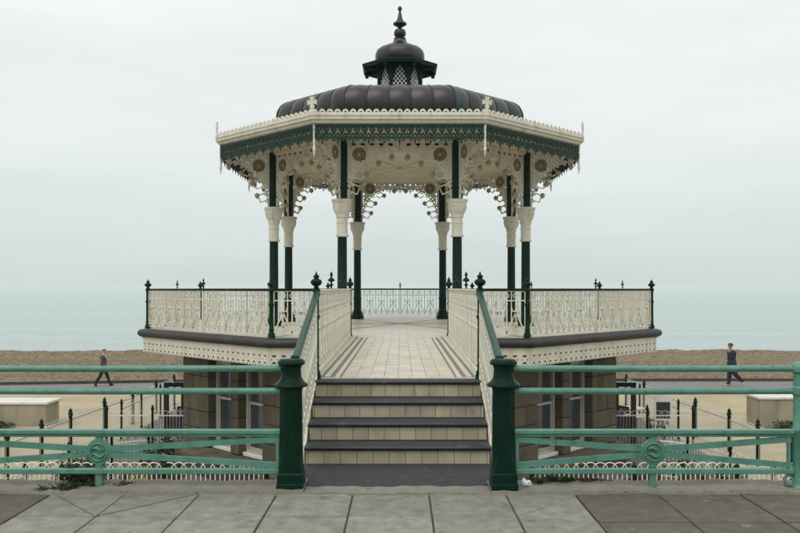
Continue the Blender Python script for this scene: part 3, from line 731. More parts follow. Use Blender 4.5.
# brackets: pierced spandrels
LU = [.08, .155, .17, .20, .25, .33, .45, .6, .8, 1.0, 1.3]; LV = [3.69, 3.70, 3.86, 4.02, 4.17, 4.32, 4.47, 4.60, 4.70, 4.76, 4.79]
def bracket_f(U, V):
    lo = np.interp(U, LU, LV)
    s = np.cumsum(np.hypot(np.diff(LU), np.diff(LV))); s = np.concatenate([[0], s])
    def P(t, off=0):
        x = np.interp(t, s, LU); y = np.interp(t, s, LV); x2 = np.interp(t+.02, s, LU); y2 = np.interp(t+.02, s, LV)
        d = np.array([x2-x, y2-y]); d = d/np.linalg.norm(d); return (x-d[1]*off, y+d[0]*off)     # off>0: into the plate
    f = np.minimum(np.minimum(V-lo, 5.02-V), np.minimum(U-.08, 1.318-U)+.02)
    t = .22
    while t < s[-1]-.02:
        c = P(t, -.020); f = un(f, disc(U, V, c, .040)); t += .185
    t = .22; holes = []
    while t < s[-1]-.02:
        holes.append(disc(U, V, P(t, -.018), .020)); holes.append(disc(U, V, P(t+.09, .05), .026)); holes.append(ell(U, V, P(t, .065), .020, .020))
        t += .185
    t = .5
    while t < s[-1]-.1:
        c = P(t, .15); 
        if math.hypot(c[0]-.39, c[1]-4.72) > .2: holes.append(disc(U, V, c, .022))
        t += .2
    for v in (4.30, 4.44, 4.56): holes.append(ell(U, V, (.19, v), .018, .04))
    k = .26
    while k < 1.3: holes.append(ell(U, V, (k, 4.95), .058, .030)); k += .212
    for (x, y, r) in ((.66, 4.78, .04), (.82, 4.83, .04), (1.0, 4.85, .035), (1.18, 4.86, .03), (.60, 4.68, .025), (.2, 4.55, .03), (.2, 4.87, .03), (.56, 4.86, .03)):
        holes.append(disc(U, V, (x, y), r))
    holes.append(disc(U, V, (.39, 4.72), .15))
    f = sub(f, *holes)
    for a, b in PEND: f = un(f, seg(U, V, a, b, .014))
    f = un(f, seg(U, V, (.2, 3.86), (.34, 3.80), .012), seg(U, V, (.34, 3.80), (.40, 3.95), .011), seg(U, V, (.33, 4.18), (.43, 4.14), .012), seg(U, V, (.43, 4.14), (.54, 4.25), .011), seg(U, V, (.58, 4.50), (.68, 4.44), .012), seg(U, V, (.68, 4.44), (.81, 4.5), .011))
    return f
PEND = [((.22, 4.04), (.43, 3.97)), ((.37, 4.38), (.56, 4.27)), ((.69, 4.65), (.83, 4.51)), ((1.06, 4.77), (1.14, 4.65))]
brk = lace(bracket_f, .06, 1.335, 3.66, 5.03, .0155, .045, 'bracket', 'cream')
pend_me = MB().ball((0, 0, 0), .066, 10, 6).ball((0, 0, -.068), .018, 6, 4).mesh('pendant_ball', 'bronze_cream', smooth=True)
m = MB().ring((0, 0, 0), .155, .024, 24, m=6).prism([(.15*math.cos(2*PI*k/24), .15*math.sin(2*PI*k/24)) for k in range(24)], -.008, .008, lambda a, b, h: (a, h, b))
ro = MB().ball((0, 0, 0), .040, 8, 5).ring((0, 0, 0), .126, .010, 20)
for i in range(8):
    a = i*PI/4; ro.ring((.082*math.cos(a), 0, .082*math.sin(a)), .036, .012, 10)
ros_me = ro.mesh('rosette', 'gilt', smooth=True, angle=50)
med_me = m.mesh('medallion', 'bronze', smooth=True, angle=50)
def bracket(W):
    b = put('bracket', brk, bs, W=W)
    put('medallion', med_me, b, W=W @ Matrix.Translation((.39, 0, 4.72)))
    put('rosette', ros_me, b, W=W @ Matrix.Translation((.39, 0, 4.72)))
    for _, e in PEND: put('pendant_ball', pend_me, b, W=W @ Matrix.Translation((e[0], 0, e[1])))
for k in range(8):
    a = R(-90-22.5+45*k)           # vertex angle
    p = Vector((RC*math.cos(a), CY+RC*math.sin(a), 0))
    W = Matrix.Translation((p.x, p.y, DECK)) @ Matrix.Rotation(a, 4, 'Z')
    c = put('column', shaft_me, bs, W=W)
    put('base', base_me, c, W=W); put('neck', neck_me, c, W=W); put('capital', cap_me, c, W=W); put('upper_post', pst_me, c, W=W)
    W0 = Matrix.Translation((p.x, p.y, 0))
    bracket(W0 @ Matrix.Rotation(a, 4, 'Z'))                                  # outward to the eaves corner
    for s in (1, -1):
        bracket(W0 @ Matrix.Rotation(a+s*(PI/2+R(22.5)), 4, 'Z'))              # along the two neighbouring sides
# ring beam, ceiling boards
AC = RC*C22
bm_me = mitred([(AC-.07, 5.0), (AC+.07, 5.0), (AC+.07, 5.07), (AC-.07, 5.07)]).mesh('ring_beam', 'cream')
cb = MB(); a = .12
while a < AC-.04:
    a1 = min(a+.135, AC-.03); t = random.uniform(0, .004)
    cb.add([(-a*T22, -a-.004, 4.885-t), (a*T22, -a-.004, 4.885-t), (a1*T22, -a1+.004, 4.885-t), (-a1*T22, -a1+.004, 4.885-t), (-a*T22, -a-.004, 4.91), (a*T22, -a-.004, 4.91), (a1*T22, -a1+.004, 4.91), (-a1*T22, -a1+.004, 4.91)],
           [(0, 1, 2, 3), (7, 6, 5, 4), (0, 1, 5, 4), (1, 2, 6, 5), (2, 3, 7, 6), (3, 0, 4, 7)])
    a = a1
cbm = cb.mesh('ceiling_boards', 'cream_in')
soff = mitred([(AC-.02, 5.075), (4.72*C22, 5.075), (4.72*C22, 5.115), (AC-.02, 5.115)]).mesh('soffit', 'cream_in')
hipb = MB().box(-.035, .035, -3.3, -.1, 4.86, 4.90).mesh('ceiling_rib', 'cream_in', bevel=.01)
RE = 4.885; AE = RE*C22; HE = RE*S22
corn = mitred([(AE-.30, 5.12), (AE-.10, 5.12), (AE-.10, 5.16), (AE-.04, 5.19), (AE-.04, 5.23), (AE+.02, 5.25), (AE+.03, 5.30), (AE+.0, 5.31), (AE+.03, 5.33), (AE+.03, 5.375), (AE-.02, 5.39), (AE-.30, 5.43)]).mesh('cornice', 'cream')
deckr = mitred([(3.0*C22, 5.55), (AE-.28, 5.40), (AE-.28, 5.20), (3.0*C22, 5.20)]).mesh('eaves_roof', 'copper')
EU = 11; ep = 2*(HE-.05)/EU; EA = AE-.08; EHL = EA*T22
def val_f(U, V):
    u = np.mod(U+ep/2, ep)-ep/2; h = np.mod(U, ep/2)-ep/4
    f = np.minimum(V-.345, .40-V)
    f = un(f, .011-np.abs(V-.205), .012-np.abs(V-.105))
    f = un(f, rng(h, V, (0, .285), .05, .013), rng(h, V, (0, .275), .022, .010))
    f = un(f, seg(h, V, (-ep/4, .345), (-ep/4, .10), .011), seg(h, V, (0, .235), (0, .205), .01))
    f = un(f, seg(h, V, (-ep/4, .20), (0, .11), .012), seg(h, V, (ep/4, .20), (0, .11), .012), seg(h, V, (-ep/4, .11), (0, .20), .010), seg(h, V, (ep/4, .11), (0, .20), .010))
    f = un(f, rng(h, V, (0, .155), .024, .008))
    f = un(f, rng(h, V, (0, .085), .034, .012))
    f = un(f, seg(u, V, (0, .105), (0, .025), .014), disc(u, V, (0, .03), .026), seg(u, V, (0, .03), (0, -.025), .010))
    return f
val = lace(val_f, -EHL, EHL, -.07, .40, .0115, .016, 'valance', 'green_lace')
def cre_f(U, V):
    p = .165; u = np.mod(U+p/2, p)-p/2
    return un(np.minimum(V, .018-V), sub(disc(u, V, (0, .02), .068), disc(u, V, (0, .012), .034)) , disc(u, V, (0, .07), .024)) - 0*U
cre = lace(lambda U, V: np.minimum(cre_f(U, V), V+.0005), -HE+.02, HE-.02, 0, .11, .0115, .025, 'cresting', 'cream')
def cross_f(U, V):
    v = V-.225; a = np.abs(U); b = np.abs(v)
    f = un(np.minimum(.014+.42*a-b, .108-a), np.minimum(.014+.42*b-a, .115-b), disc(U, V, (0, .225), .03))
    return un(f, np.minimum(.026-a, np.minimum(V, .2-V)), np.minimum(.095-a-V*1.3, V))
cro = lace(cross_f, -.15, .15, 0, .38, .011, .03, 'corner_cross', 'cream')
drop = MB().lathe([(.026, 0), (.026, -.05), (.034, -.06), (.026, -.08), (.024, -.46), (.030, -.48), (.034, -.52), (.032, -.56), (.018, -.58), (.022, -.60), (.012, -.66), (.002, -.70)], 10).mesh('corner_drop', 'cream', smooth=True, angle=45)
for k in range(8):
    W = side(k)
    put('ring_beam', bm_me, bs, W=W); put('ceiling_boards', cbm, bs, W=W, kind='stuff'); put('cornice', corn, bs, W=W); put('eaves_roof', deckr, bs, W=W)
    put('soffit', soff, bs, W=W); put('ceiling_rib', hipb, bs, W=W @ Matrix.Rotation(R(22.5), 4, 'Z'))
    put('valance', val, bs, W=W @ Matrix.Translation((0, -EA, 4.755)))
    put('cresting', cre, bs, W=W @ Matrix.Translation((0, -AE+.0, 5.378)))
    V = W @ Matrix.Rotation(R(22.5), 4, 'Z')
    put('corner_cross', cro, bs, W=V @ Matrix.Translation((0, -RE+.01, 5.385))); put('corner_drop', drop, bs, W=V @ Matrix.Translation((0, -RE+.10, 5.15)))
# copper cushion dome: sheets and rolled seams
DP0 = [(3.16, 5.46), (3.27, 5.60), (3.36, 5.80), (3.385, 5.98), (3.35, 6.14), (3.26, 6.28), (3.11, 6.375), (2.9, 6.43), (2.6, 6.465), (2.0, 6.50), (.62, 6.56)]
DP = []
for i in range(len(DP0)-1):
    for t in (0, .5): DP.append((DP0[i][0]*(1-t)+DP0[i+1][0]*t, DP0[i][1]*(1-t)+DP0[i+1][1]*t))
DP.append(DP0[-1])
for it in range(2): DP = [DP[0]]+[((DP[i-1][0]+2*DP[i][0]+DP[i+1][0])/4, (DP[i-1][1]+2*DP[i][1]+DP[i+1][1])/4) for i in range(1, len(DP)-1)]+[DP[-1]]
fr = [-1, -.6, -.2, .2, .6, 1]
sheets = []
for j in range(5):
    vs = []; fs = []; nn = 5
    for i, (r, z) in enumerate(DP):
        for q in range(nn):
            f = fr[j]+(fr[j+1]-fr[j])*q/(nn-1); a = r*C22; bul = .048*math.sin(PI*q/(nn-1))*min(1, r/2)
            vs.append((f*a*T22, -a-bul, z+bul*.3))
    for i in range(len(DP)-1):
        for q in range(nn-1): fs.append((i*nn+q, i*nn+q+1, (i+1)*nn+q+1, (i+1)*nn+q))
    sheets.append(MB().add(vs, fs).mesh('roof_sheet', 'copper', smooth=True))
sheets_g = []
for me in sheets:
    g_ = me.copy(); g_.materials[0] = MATS['copper_green']; sheets_g.append(g_)
def seam_me(f):
    return MB().tube([(f*r*C22*T22, -r*C22-.004, z+.004) for r, z in DP], .021, 8).mesh('roof_seam', 'copper_seam', smooth=True)
seams = [seam_me(f) for f in (-1, -.6, -.2, .2, .6)]
for k in range(8):
    for me in (sheets_g if k in (1, 4) else sheets): put('roof_sheet', me, bs, W=side(k))
    for me in seams: put('roof_seam', me, bs, W=side(k))
# cupola
cu = put('cupola', MB().lathe([(.66, 6.52), (.66, 6.60), (.40, 6.62), (.40, 7.58), (.60, 7.62)], 8, phase=R(22.5)).mesh('cupola', 'black_paint'), bs, (0, CY, 0))  # black core painted to stand for the dark hollow behind the lattice
DA = .56; DH = DA*T22
def arch_in(U, V, w, h0, sp, top):      # pointed arch opening
    half = np.where(V < sp, w, w*np.clip(1-((V-sp)/(top-sp))**1.6, 0, 1))
    return np.minimum(half-np.abs(U), V-h0)
arch = lace(lambda U, V: sub(np.minimum(np.minimum(V, 1.06-V), DH-.005-np.abs(U)), arch_in(U, V, DH-.04, .04, .50, 1.03)), -DH, DH, 0, 1.06, .0125, .05, 'arch_plate', 'green')
def lat_f(U, V):
    f = -np.ones_like(U)
    p = .105; q = .125
    r1 = np.hypot((np.mod(U+p/2, p)-p/2)/.030, (np.mod(V+q/2, q)-q/2)/.038); r2 = np.hypot((np.mod(U, p)-p/2)/.030, (np.mod(V, q)-q/2)/.038)
    g = np.minimum(r1, r2)-1
    return np.minimum(g*.04, arch_in(U, V, DH-.025, .02, .51, 1.05))
lat = lace(lat_f, -DH, DH, 0, 1.06, .009, .02, 'lattice', 'white_paint')
pil = MB().box(-.035, .035, -.035, .035, 0, 1.09).mesh('corner_pilaster', 'green', bevel=.006)
eav = MB().lathe([(.55, 7.60), (1.0, 7.53), (1.01, 7.49), (1.065, 7.49), (1.08, 7.575), (1.0, 7.61), (.62, 7.70)], 8, phase=R(22.5)).mesh('cupola_eaves', 'green')
put('cupola_eaves', eav, cu, (0, CY, 0))
bkt = MB().box(-.02, .02, -.96, -.58, 7.46, 7.575).box(-.035, .035, -1.02, -.94, 7.40, 7.545).mesh('eaves_bracket', 'green', bevel=.005)
cap = MB().lathe([(.58, 7.64), (.645, 7.70), (.675, 7.80), (.67, 7.92), (.63, 8.02), (.54, 8.095), (.42, 8.145), (.30, 8.19), (.21, 8.25), (.17, 8.32), (.15, 8.38)], 32, mod=lambda k, j: 1-.045*(k % 4 == 0)).mesh('cupola_cap', 'copper', smooth=True)
cc = put('cupola_cap', cap, cu, (0, CY, 0))
fin = MB().lathe([(.10, 8.34), (.17, 8.37), (.10, 8.41), (.15, 8.45), (.165, 8.52), (.14, 8.60), (.06, 8.64), (.045, 8.69), (.10, 8.70), (.185, 8.755), (.18, 8.79), (.11, 8.83), (.075, 8.90), (.05, 9.0), (.03, 9.10), (.028, 9.12), (.055, 9.15), (.06, 9.19), (.04, 9.235), (.003, 9.25)], 16).mesh('spire_finial', 'copper_seam', smooth=True, angle=60)
put('spire_finial', fin, cu, (0, CY, 0))
for k in range(8):
    W = side(k)
    put('arch_plate', arch, cu, W=W @ Matrix.Translation((0, -DA, 6.54))); put('lattice', lat, cu, W=W @ Matrix.Translation((0, -DA+.04, 6.54)))
    V = W @ Matrix.Rotation(R(22.5), 4, 'Z')
    put('corner_pilaster', pil, cu, W=V @ Matrix.Translation((0, -DA/C22, 6.5))); put('eaves_bracket', bkt, cu, W=V)

# ------------------------------------------------------------------ front posts and turquoise railing
FY = 6.52
def front_post(x, label):
    t = thing('gate_post', label, 'post', (x, FY, .02), group='gate posts at the steps')
    W = Matrix.Translation((x, FY, .02))
    put('base', MB().box(-.108, .108, -.108, .108, -.02, .05).mesh('base', 'green', bevel=.006), t, W=W)
    m = MB()     # square foot turning into the octagonal shaft through pointed stops
    sq = lambda h, c: [(h, -h+c), (h, h-c), (h-c, h), (-h+c, h), (-h, h-c), (-h, -h+c), (-h+c, -h), (h-c, -h)]
    lv = [(.101, .002, .045), (.101, .002, .12), (.094, .004, .135), (.094, .012, .15), (.092, .05, .27), (.090, .053, .40), (.087, .051, .83)]
    vs = [(x_, y_, z) for h, c, z in lv for x_, y_ in sq(h, c)]
    fs = [tuple(range(7, -1, -1)), tuple(range(len(vs)-8, len(vs)))]
    for j in range(len(lv)-1):
        for k in range(8): fs.append((j*8+k, j*8+(k+1) % 8, j*8+8+(k+1) % 8, j*8+8+k))
    put('shaft', m.add(vs, fs).mesh('shaft', 'green'), t, W=W)
    put('collar', MB().lathe([(.09, .80), (.10, .818), (.134, .828), (.138, .838), (.134, .847), (.112, .862), (.096, .882), (.09, .89)], 24).mesh('collar', 'green', smooth=True, angle=40), t, W=W)
    put('cap', MB().lathe([(.092, .885), (.083, .91), (.080, .97), (.084, .985), (.088, .998), (.104, 1.004), (.112, 1.012), (.113, 1.028), (.109, 1.034), (.100, 1.038), (.098, 1.046), (.06, 1.050), (.005, 1.052)], 24).mesh('cap', 'green', smooth=True, angle=40), t, W=W)
front_post(-.868, 'dark green cast iron post at the left foot of the steps')
front_post(.868, 'dark green cast iron post at the right foot of the steps')
def medallion(t, x):
    W = Matrix.Translation((x, FY, .312))
    m = MB(); r = .109
    m.prism([(r*math.cos(R(22.5+45*k)), r*math.sin(R(22.5+45*k))) for k in range(8)], -.018, .018, lambda a, b, h: (a, h, b))
    pm = put('medallion', m.mesh('medallion', 'turquoise_worn', bevel=.006), t, W=W)
    put('rim', MB().ring((0, -.02, 0), .072, .010, 20, m=6).mesh('rim', 'turquoise', smooth=True), pm, W=W)
    m = MB()       # two raised dolphin-like curls
    for s in (1, -1):
        pts = [(s*(-.052), -.024, s*.010+.0), (s*-.036, -.028, s*.034), (s*-.010, -.03, s*.036), (s*.012, -.03, s*.022), (s*.03, -.028, s*.012), (s*.05, -.024, s*.020)]
        m.tube(pts, [.006, .012, .014, .012, .008, .003], 6)
        m.tube([(s*.046, -.022, s*.018), (s*.052, -.022, s*.034)], [.004, .002], 5)
    put('emblem', m.mesh('emblem', 'turquoise', smooth=True), pm, W=W)
def rail_bay(t, x0, x1, xm, ends):
    z = [.992, .808, .464, .155]
    for zz in z[:2]:
        put('tubular_rail', MB().tube([(x0, FY, zz), (x0+(x1-x0)*.5, FY, zz-.003), (x1, FY, zz)], .0265, 12).mesh('tubular_rail', 'turquoise', smooth=True, angle=50), t)
    put('flat_rail', MB().box(x0, x1, FY-.022, FY+.022, z[2]-.028, z[2]-.008).box(x0, x1, FY-.034, FY+.034, z[2]-.006, z[2]+.030).mesh('flat_rail', 'turquoise', bevel=.006), t)
    put('lower_rail', MB().box(x0, x1, FY-.028, FY+.028, z[3]-.022, z[3]+.020).mesh('lower_rail', 'turquoise', bevel=.006), t)
    put('centre_post', MB().box(xm-.028, xm+.028, FY-.016, FY+.016, -.0, z[2]-.03).mesh('centre_post', 'turquoise_worn', bevel=.004), t)
    medallion(t, xm)
    for xe in ends:
        s = 1 if xe > xm else -1
        for zz in (z[2]-.05, z[3]+.045):
            a = Vector((xm+s*.08, FY, .312+(.022 if zz > .3 else -.022))); b = Vector((xe, FY, zz))
            d = (b-a).normalized(); nrm = Vector((-d.z, 0, d.x))*.019
            vs = []
            for y in (FY-.012, FY+.012):
                for q in (a-nrm, b-nrm, b+nrm, a+nrm): vs.append((q.x, y, q.z))
            put('diagonal_bar', MB().add(vs, [(0, 1, 2, 3), (7, 6, 5, 4), (0, 1, 5, 4), (1, 2, 6, 5), (2, 3, 7, 6), (3, 0, 4, 7)]).mesh('diagonal_bar', 'turquoise', bevel=.004), t)
        put('end_bar', MB().box(xe-.014+(-s*.014), xe+.014+(-s*.014), FY-.013, FY+.013, z[3]+.02, z[2]-.03).mesh('end_bar', 'turquoise', bevel=.003), t)
def rail_post(t, x):
    W = Matrix.Translation((x, FY, 0))
    p = put('post', MB().lathe([(.07, 0), (.07, .02), (.05, .04), (.044, .06), (.042, .47), (.05, .48), (.05, .50), (.040, .515), (.038, .77), (.055, .785), (.055, .835), (.038, .85), (.038, .95), (.056, .965), (.058, 1.015), (.045, 1.03), (.03, 1.045), (.003, 1.052)], 16).mesh('post', 'turquoise', smooth=True, angle=45), t, W=W)
    for s in (-1, 1):
        pts = [(s*.04, 0, .03), (s*.10, 0, .04), (s*.115, 0, .09), (s*.08, 0, .125), (s*.05, 0, .11)]
        put('scroll', MB().tube(pts, .014, 6).mesh('scroll', 'turquoise', smooth=True), p, W=W)
t = thing('seafront_railing', 'turquoise pipe railing with round emblem to the left of the steps', 'railing', (-2.4, FY, 0), group='seafront railings')
rail_bay(t, -3.90, -.95, -2.44, (-3.86, -.965)); rail_post(t, -3.94)
t = thing('seafront_railing', 'turquoise pipe railing with round emblem to the right of the steps', 'railing', (2.1, FY, 0), group='seafront railings')
rail_bay(t, .95, 3.24, 2.09, (.965, 3.215)); rail_post(t, 3.28)

# ------------------------------------------------------------------ hoop fences on the lower promenade
def hoop_mesh(L_, n, name='hoop_panel', h=1.0, r=.0095, pk=.004, rl=.04):
    mb = MB(); p = L_/(2*n); hz = h-.13
    for i in range(2*n+1):
        mb.bar((i*p, 0, .06), (i*p, 0, hz), pk*2)
    mb.bar((0, 0, .09), (L_, 0, .09), r*2); mb.box(0, L_, -.008, .008, hz-rl/2, hz+rl/2)
    for i in range(-1, n):
        a = 2*i*p; b = a+3*p; c = (a+b)/2; rad = 1.5*p
        pts = []
        for k in range(11):
            th = PI*k/10; x = c-rad*math.cos(th)
            if -1e-4 <= x <= L_+1e-4: pts.append((x, 0, hz+.13*math.sin(th)))
        if len(pts) > 1: mb.tube(pts, r, 4)
    return mb.mesh(name, 'white_iron')
fpost_me = MB().lathe([(.062, 0), (.062, .06), (.05, .08), (.048, .95), (.062, .97), (.066, 1.0), (.066, 1.03), (.045, 1.045), (.04, 1.06), (.052, 1.08), (.05, 1.10), (.02, 1.13), (.012, 1.15), (.003, 1.18)], 8).mesh('fence_post', 'green', smooth=True, angle=40)
tpost_me = MB().lathe([(.045, 0), (.045, .06), (.034, .08), (.032, 1.0), (.046, 1.02), (.05, 1.05), (.03, 1.075), (.038, 1.10), (.015, 1.14), (.003, 1.17)], 8).mesh('fence_post', 'green', smooth=True, angle=40)
def fence(label, pts, group='white hoop fences', post=None, h=1.0, sp=.09, r=.006, pk=.0035, rl=.04):
    t = thing('hoop_fence', label, 'fence', (pts[0][0], pts[0][1], LOW), group=group)
    cache = {}
    for i, p in enumerate(pts):
        put('fence_post', post or fpost_me, t, (p[0], p[1], LOW+.015))
        if i < len(pts)-1:
            q = pts[i+1]; d = Vector((q[0]-p[0], q[1]-p[1])); Ln = d.length-.1
            key = round(Ln, 2)
            if key not in cache: cache[key] = hoop_mesh(Ln, max(2, int(round(Ln/(2*sp)))), h=h, r=r, pk=pk, rl=rl)
            u = d.normalized()
            put('hoop_panel', cache[key], t, (p[0]+u.x*.05, p[1]+u.y*.05, LOW), math.atan2(u.y, u.x))
for s, nm in ((-1, 'left'), (1, 'right')):
    fx = 14.5
    # planting strip fence close to the retaining wall
    fence(f'white hoop fence nearest the pavement, {nm} of the steps', [(s*(2.42+1.86*i), fx) for i in range(4)]+([(s*9.9, fx)] if s < 0 else []), h=1.175, r=.0095, pk=.0085, rl=.025)
    fence(f'long white hoop fence with green posts beside the concrete block at {nm}', [(s*8.72, y) for y in (12.6, 14.3, 16.0, 17.7, 19.4, 21.1)]+[(s*8.6, 23.2), (s*8.52, 25.4), (s*8.45, 27.6), (s*8.4, 29.6)])
    fence(f'short inner white fence run behind the long one at {nm}', [(s*8.0, 22.9), (s*8.05, 24.8), (s*8.0, 26.6), (s*8.1, 28.6)], post=tpost_me, r=.005, pk=.003, rl=.03)
    fence(f'white hoop fence facing the pavement beside the stone storey at {nm}', [(s*8.0, 21.75), (s*6.75, 21.75), (s*5.45, 21.75)], post=tpost_me, r=.005, pk=.003, rl=.03)
    fence(f'white hoop fence curving in to the stone storey at {nm}', [(s*6.95, 12.8), (s*6.9, 14.7), (s*6.85, 16.5), (s*6.45, 17.85), (s*5.75, 18.25)], post=tpost_me, r=.006, pk=.005, rl=.04)
    # concrete planter block
    y0 = 25.0 if s < 0 else 24.6; zt = -2.02 if s < 0 else -1.80
    t = thing('concrete_block', 'long pale concrete block with white coping at far %s' % nm, 'concrete block', (s*13, y0+.5, LOW), group='concrete blocks')
    put('body', MB().box(min(s*11.12, s*17), max(s*11.12, s*17), y0+.05, y0+1.0, LOW, zt).mesh('body', 'concrete', bevel=.02), t)
    xs2 = [11.06, 11.86, 13.5, 15.3, 17.1]
    for a, b in zip(xs2, xs2[1:]):
        put('coping_slab', MB().box(min(s*(a+.008), s*(b-.008)), max(s*(a+.008), s*(b-.008)), y0, y0+1.06, zt+.002, zt+.085).mesh('coping_slab', 'concrete_top', bevel=.015), t)

# ------------------------------------------------------------------ cafe things on the terrace
def frame_stand(x, y, label):
    t = thing('menu_stand', label, 'stand', (x, y, LOW), group='dark frames beside the stone storey')
    W = Matrix.Translation((x, y, LOW+.02))
    for s in (-1, 1): put('upright', MB().box(s*.24-.065, s*.24+.065, -.05, .05, 0, 1.60).mesh('upright', 'black_paint', bevel=.008), t, W=W)
    put('head_beam', MB().box(-.305, .305, -.055, .055, 1.602, 1.72).mesh('head_beam', 'green', bevel=.01), t, W=W)
    put('cross_board', MB().box(-.174, .174, -.03, .03, .35, .78).mesh('cross_board', 'sign_dark', bevel=.006), t, W=W)
frame_stand(-6.22, 22.05, 'tall dark open frame against the left edge of the stone storey')
frame_stand(6.22, 22.05, 'tall dark open frame against the right edge of the stone storey')
def chair(x, y, rz, label):
    t = thing('cafe_chair', label, 'chair', (x, y, LOW), rz, 'cafe chairs')
    W = Matrix.Translation((x, y, LOW+.02)) @ Matrix.Rotation(rz, 4, 'Z')
    put('seat', MB().box(-.21, .21, -.21, .21, .44, .47).mesh('seat', 'black_paint', bevel=.008), t, W=W)
    for a in (-1, 1):
        put('leg', MB().tube([(a*.2, -.2, 0), (a*.19, -.19, .44)], .016, 6).mesh('leg', 'black_paint'), t, W=W)
        put('leg', MB().tube([(a*.2, .24, 0), (a*.19, .2, .45), (a*.19, .25, .9)], .016, 6).mesh('leg', 'black_paint'), t, W=W)
    for i in range(5): put('back_slat', MB().box(-.15+i*.075-.018, -.15+i*.075+.018, .215, .235, .5, .87).mesh('back_slat', 'black_paint'), t, W=W)
    put('back_rail', MB().box(-.2, .2, .235, .26, .86, .92).mesh('back_rail', 'black_paint', bevel=.006), t, W=W)
def table(x, y, label):
    t = thing('cafe_table', label, 'table', (x, y, LOW), 0, 'cafe tables')
    W = Matrix.Translation((x, y, LOW+.02))
    put('table_top', MB().lathe([(.33, .72), (.35, .73), (.35, .75), (.34, .76)], 20).mesh('table_top', 'wood_top', smooth=True, angle=40), t, W=W)
    put('pedestal', MB().lathe([(.03, .02), (.03, .70), (.12, .718)], 10).mesh('pedestal', 'black_paint', smooth=True, angle=40), t, W=W)
    put('foot', MB().lathe([(.22, 0), (.22, .015), (.05, .035)], 16).mesh('foot', 'black_paint'), t, W=W)
table(6.18, 23.6, 'round wooden cafe table seen through the right dark frame')
table(6.95, 23.8, 'round wooden cafe table beside the right dark frame, farther one')
table(6.62, 22.35, 'round wooden cafe table nearest the fence beside the right frame')
chair(7.25, 22.5, R(80), 'black slatted cafe chair right of the nearest table')
chair(6.25, 22.9, R(-60), 'black slatted cafe chair left of the nearest table')
chair(6.62, 24.6, R(10), 'black slatted cafe chair behind the two farther tables')
chair(7.5, 23.4, R(-100), 'black slatted cafe chair beside the white menu board')
chair(-6.15, 22.8, R(20), 'black slatted cafe chair behind the left dark frame')
t = thing('menu_board', 'white framed menu board with a dark picture on the right terrace', 'sign', (7.3, 22.1, LOW))
W = Matrix.Translation((7.28, 22.05, LOW+.02)) @ Matrix.Rotation(R(-4), 4, 'Z')
m = MB(); m.box(-.23, -.19, -.015, .015, 0, 1.42); m.box(.19, .23, -.015, .015, 0, 1.42); m.box(-.19, .19, -.015, .015, 1.18, 1.42); m.box(-.19, .19, -.015, .015, .66, .72)
put('frame', m.mesh('frame', 'white_paint'), t, W=W)
put('poster', MB().box(-.188, .188, -.008, .008, .722, 1.178).mesh('poster', 'sign_dark'), t, W=W)

# ------------------------------------------------------------------ plants
def foliage(n, sx, sy, sz, leaf, seed, z0=0):
    rr = random.Random(seed); mb = MB()
    clumps = [(rr.uniform(-1, 1), rr.uniform(-1, 1), rr.uniform(.0, 1), rr.uniform(.25, .5)) for _ in range(14)]
    for _ in range(n):
        cx, cy, cz, cr = rr.choice(clumps)
        h = (1-.5*(cx*cx))
        p = Vector(((cx+rr.gauss(0, cr*.5))*sx, (cy+rr.gauss(0, cr*.5))*sy, z0+max(.02, (cz*h+rr.gauss(0, .12)))*sz))
        e = Euler((rr.uniform(-1.1, 1.1), rr.uniform(-1.1, 1.1), rr.uniform(0, 6.28))).to_matrix()
        l = leaf*rr.uniform(.6, 1.3); wd = l*.32
        mb.add([p+e @ Vector(q) for q in ((0, 0, 0), (wd, l*.45, .1*l), (0, l, 0), (-wd, l*.45, .1*l))], [(0, 1, 2, 3)])
    return mb
def stems(n, sx, sy, sz, seed):
    rr = random.Random(seed); mb = MB()
    for _ in range(n):
        x, y = rr.uniform(-sx, sx)*.5, rr.uniform(-sy, sy)*.5
        mb.tube([(x*.5, y*.5, 0), (x*1.2, y*1.2, sz*.5), (x*1.8, y*1.8, sz*rr.uniform(.7, 1))], [.012*sz+.003, .009*sz+.002, .003], 5)
    return mb
def plant(name, label, cat, x, y, z, sx, sy, sz, n, leaf, mt, seed, group=None, flowers=0):
    t = thing(name, label, cat, (x, y, z), group=group)
    put('foliage', foliage(n, sx, sy, sz, leaf, seed).mesh('foliage', mt), t, (x, y, z))
    put('stem', stems(9, sx, sy, sz, seed+1).mesh('stem', 'stem'), t, (x, y, z))
    if flowers: put('flower_heads', foliage(flowers, sx, sy, sz*1.1, leaf*.8, seed+5).mesh('flower_heads', 'flower'), t, (x, y, z))
plant('leafy_weed', 'low dark green weed tuft growing at the pavement edge under the left emblem', 'weed', -2.62, 6.60, .015, .15, .06, .16, 4200, .026, 'leaf_weed', 3)
plant('leafy_weed', 'dark green trailing weed left of the bigger tuft at the pavement edge', 'weed', -2.74, 6.47, .01, .13, .05, .06, 560, .022, 'leaf_dark', 23)
plant('leafy_weed', 'small weed sprig on the pavement edge right of the left emblem', 'weed', -2.26, 6.56, .02, .08, .05, .03, 200, .02, 'leaf_olive', 29)
plant('grass_tuft', 'low olive grass tuft behind the paper by the right post', 'grass tuft', 1.30, 6.66, .02, .17, .04, .05, 900, .03, 'leaf_mid', 11)
plant('grass_tuft', 'thin low grass at the edging left of the right emblem', 'grass tuft', 1.62, 6.68, .02, .15, .03, .03, 420, .026, 'leaf_olive', 12)
for s, nm, seed in ((-1, 'left', 31), (1, 'right', 51)):
    sheet_me = MB().box(min(s*2.2, s*6.6), max(s*2.2, s*6.6), 14.62, 17.0, LOW+.0, LOW+.05).mesh('planting_bed', 'earth')
    put('planting_bed', sheet_me, kind='structure')
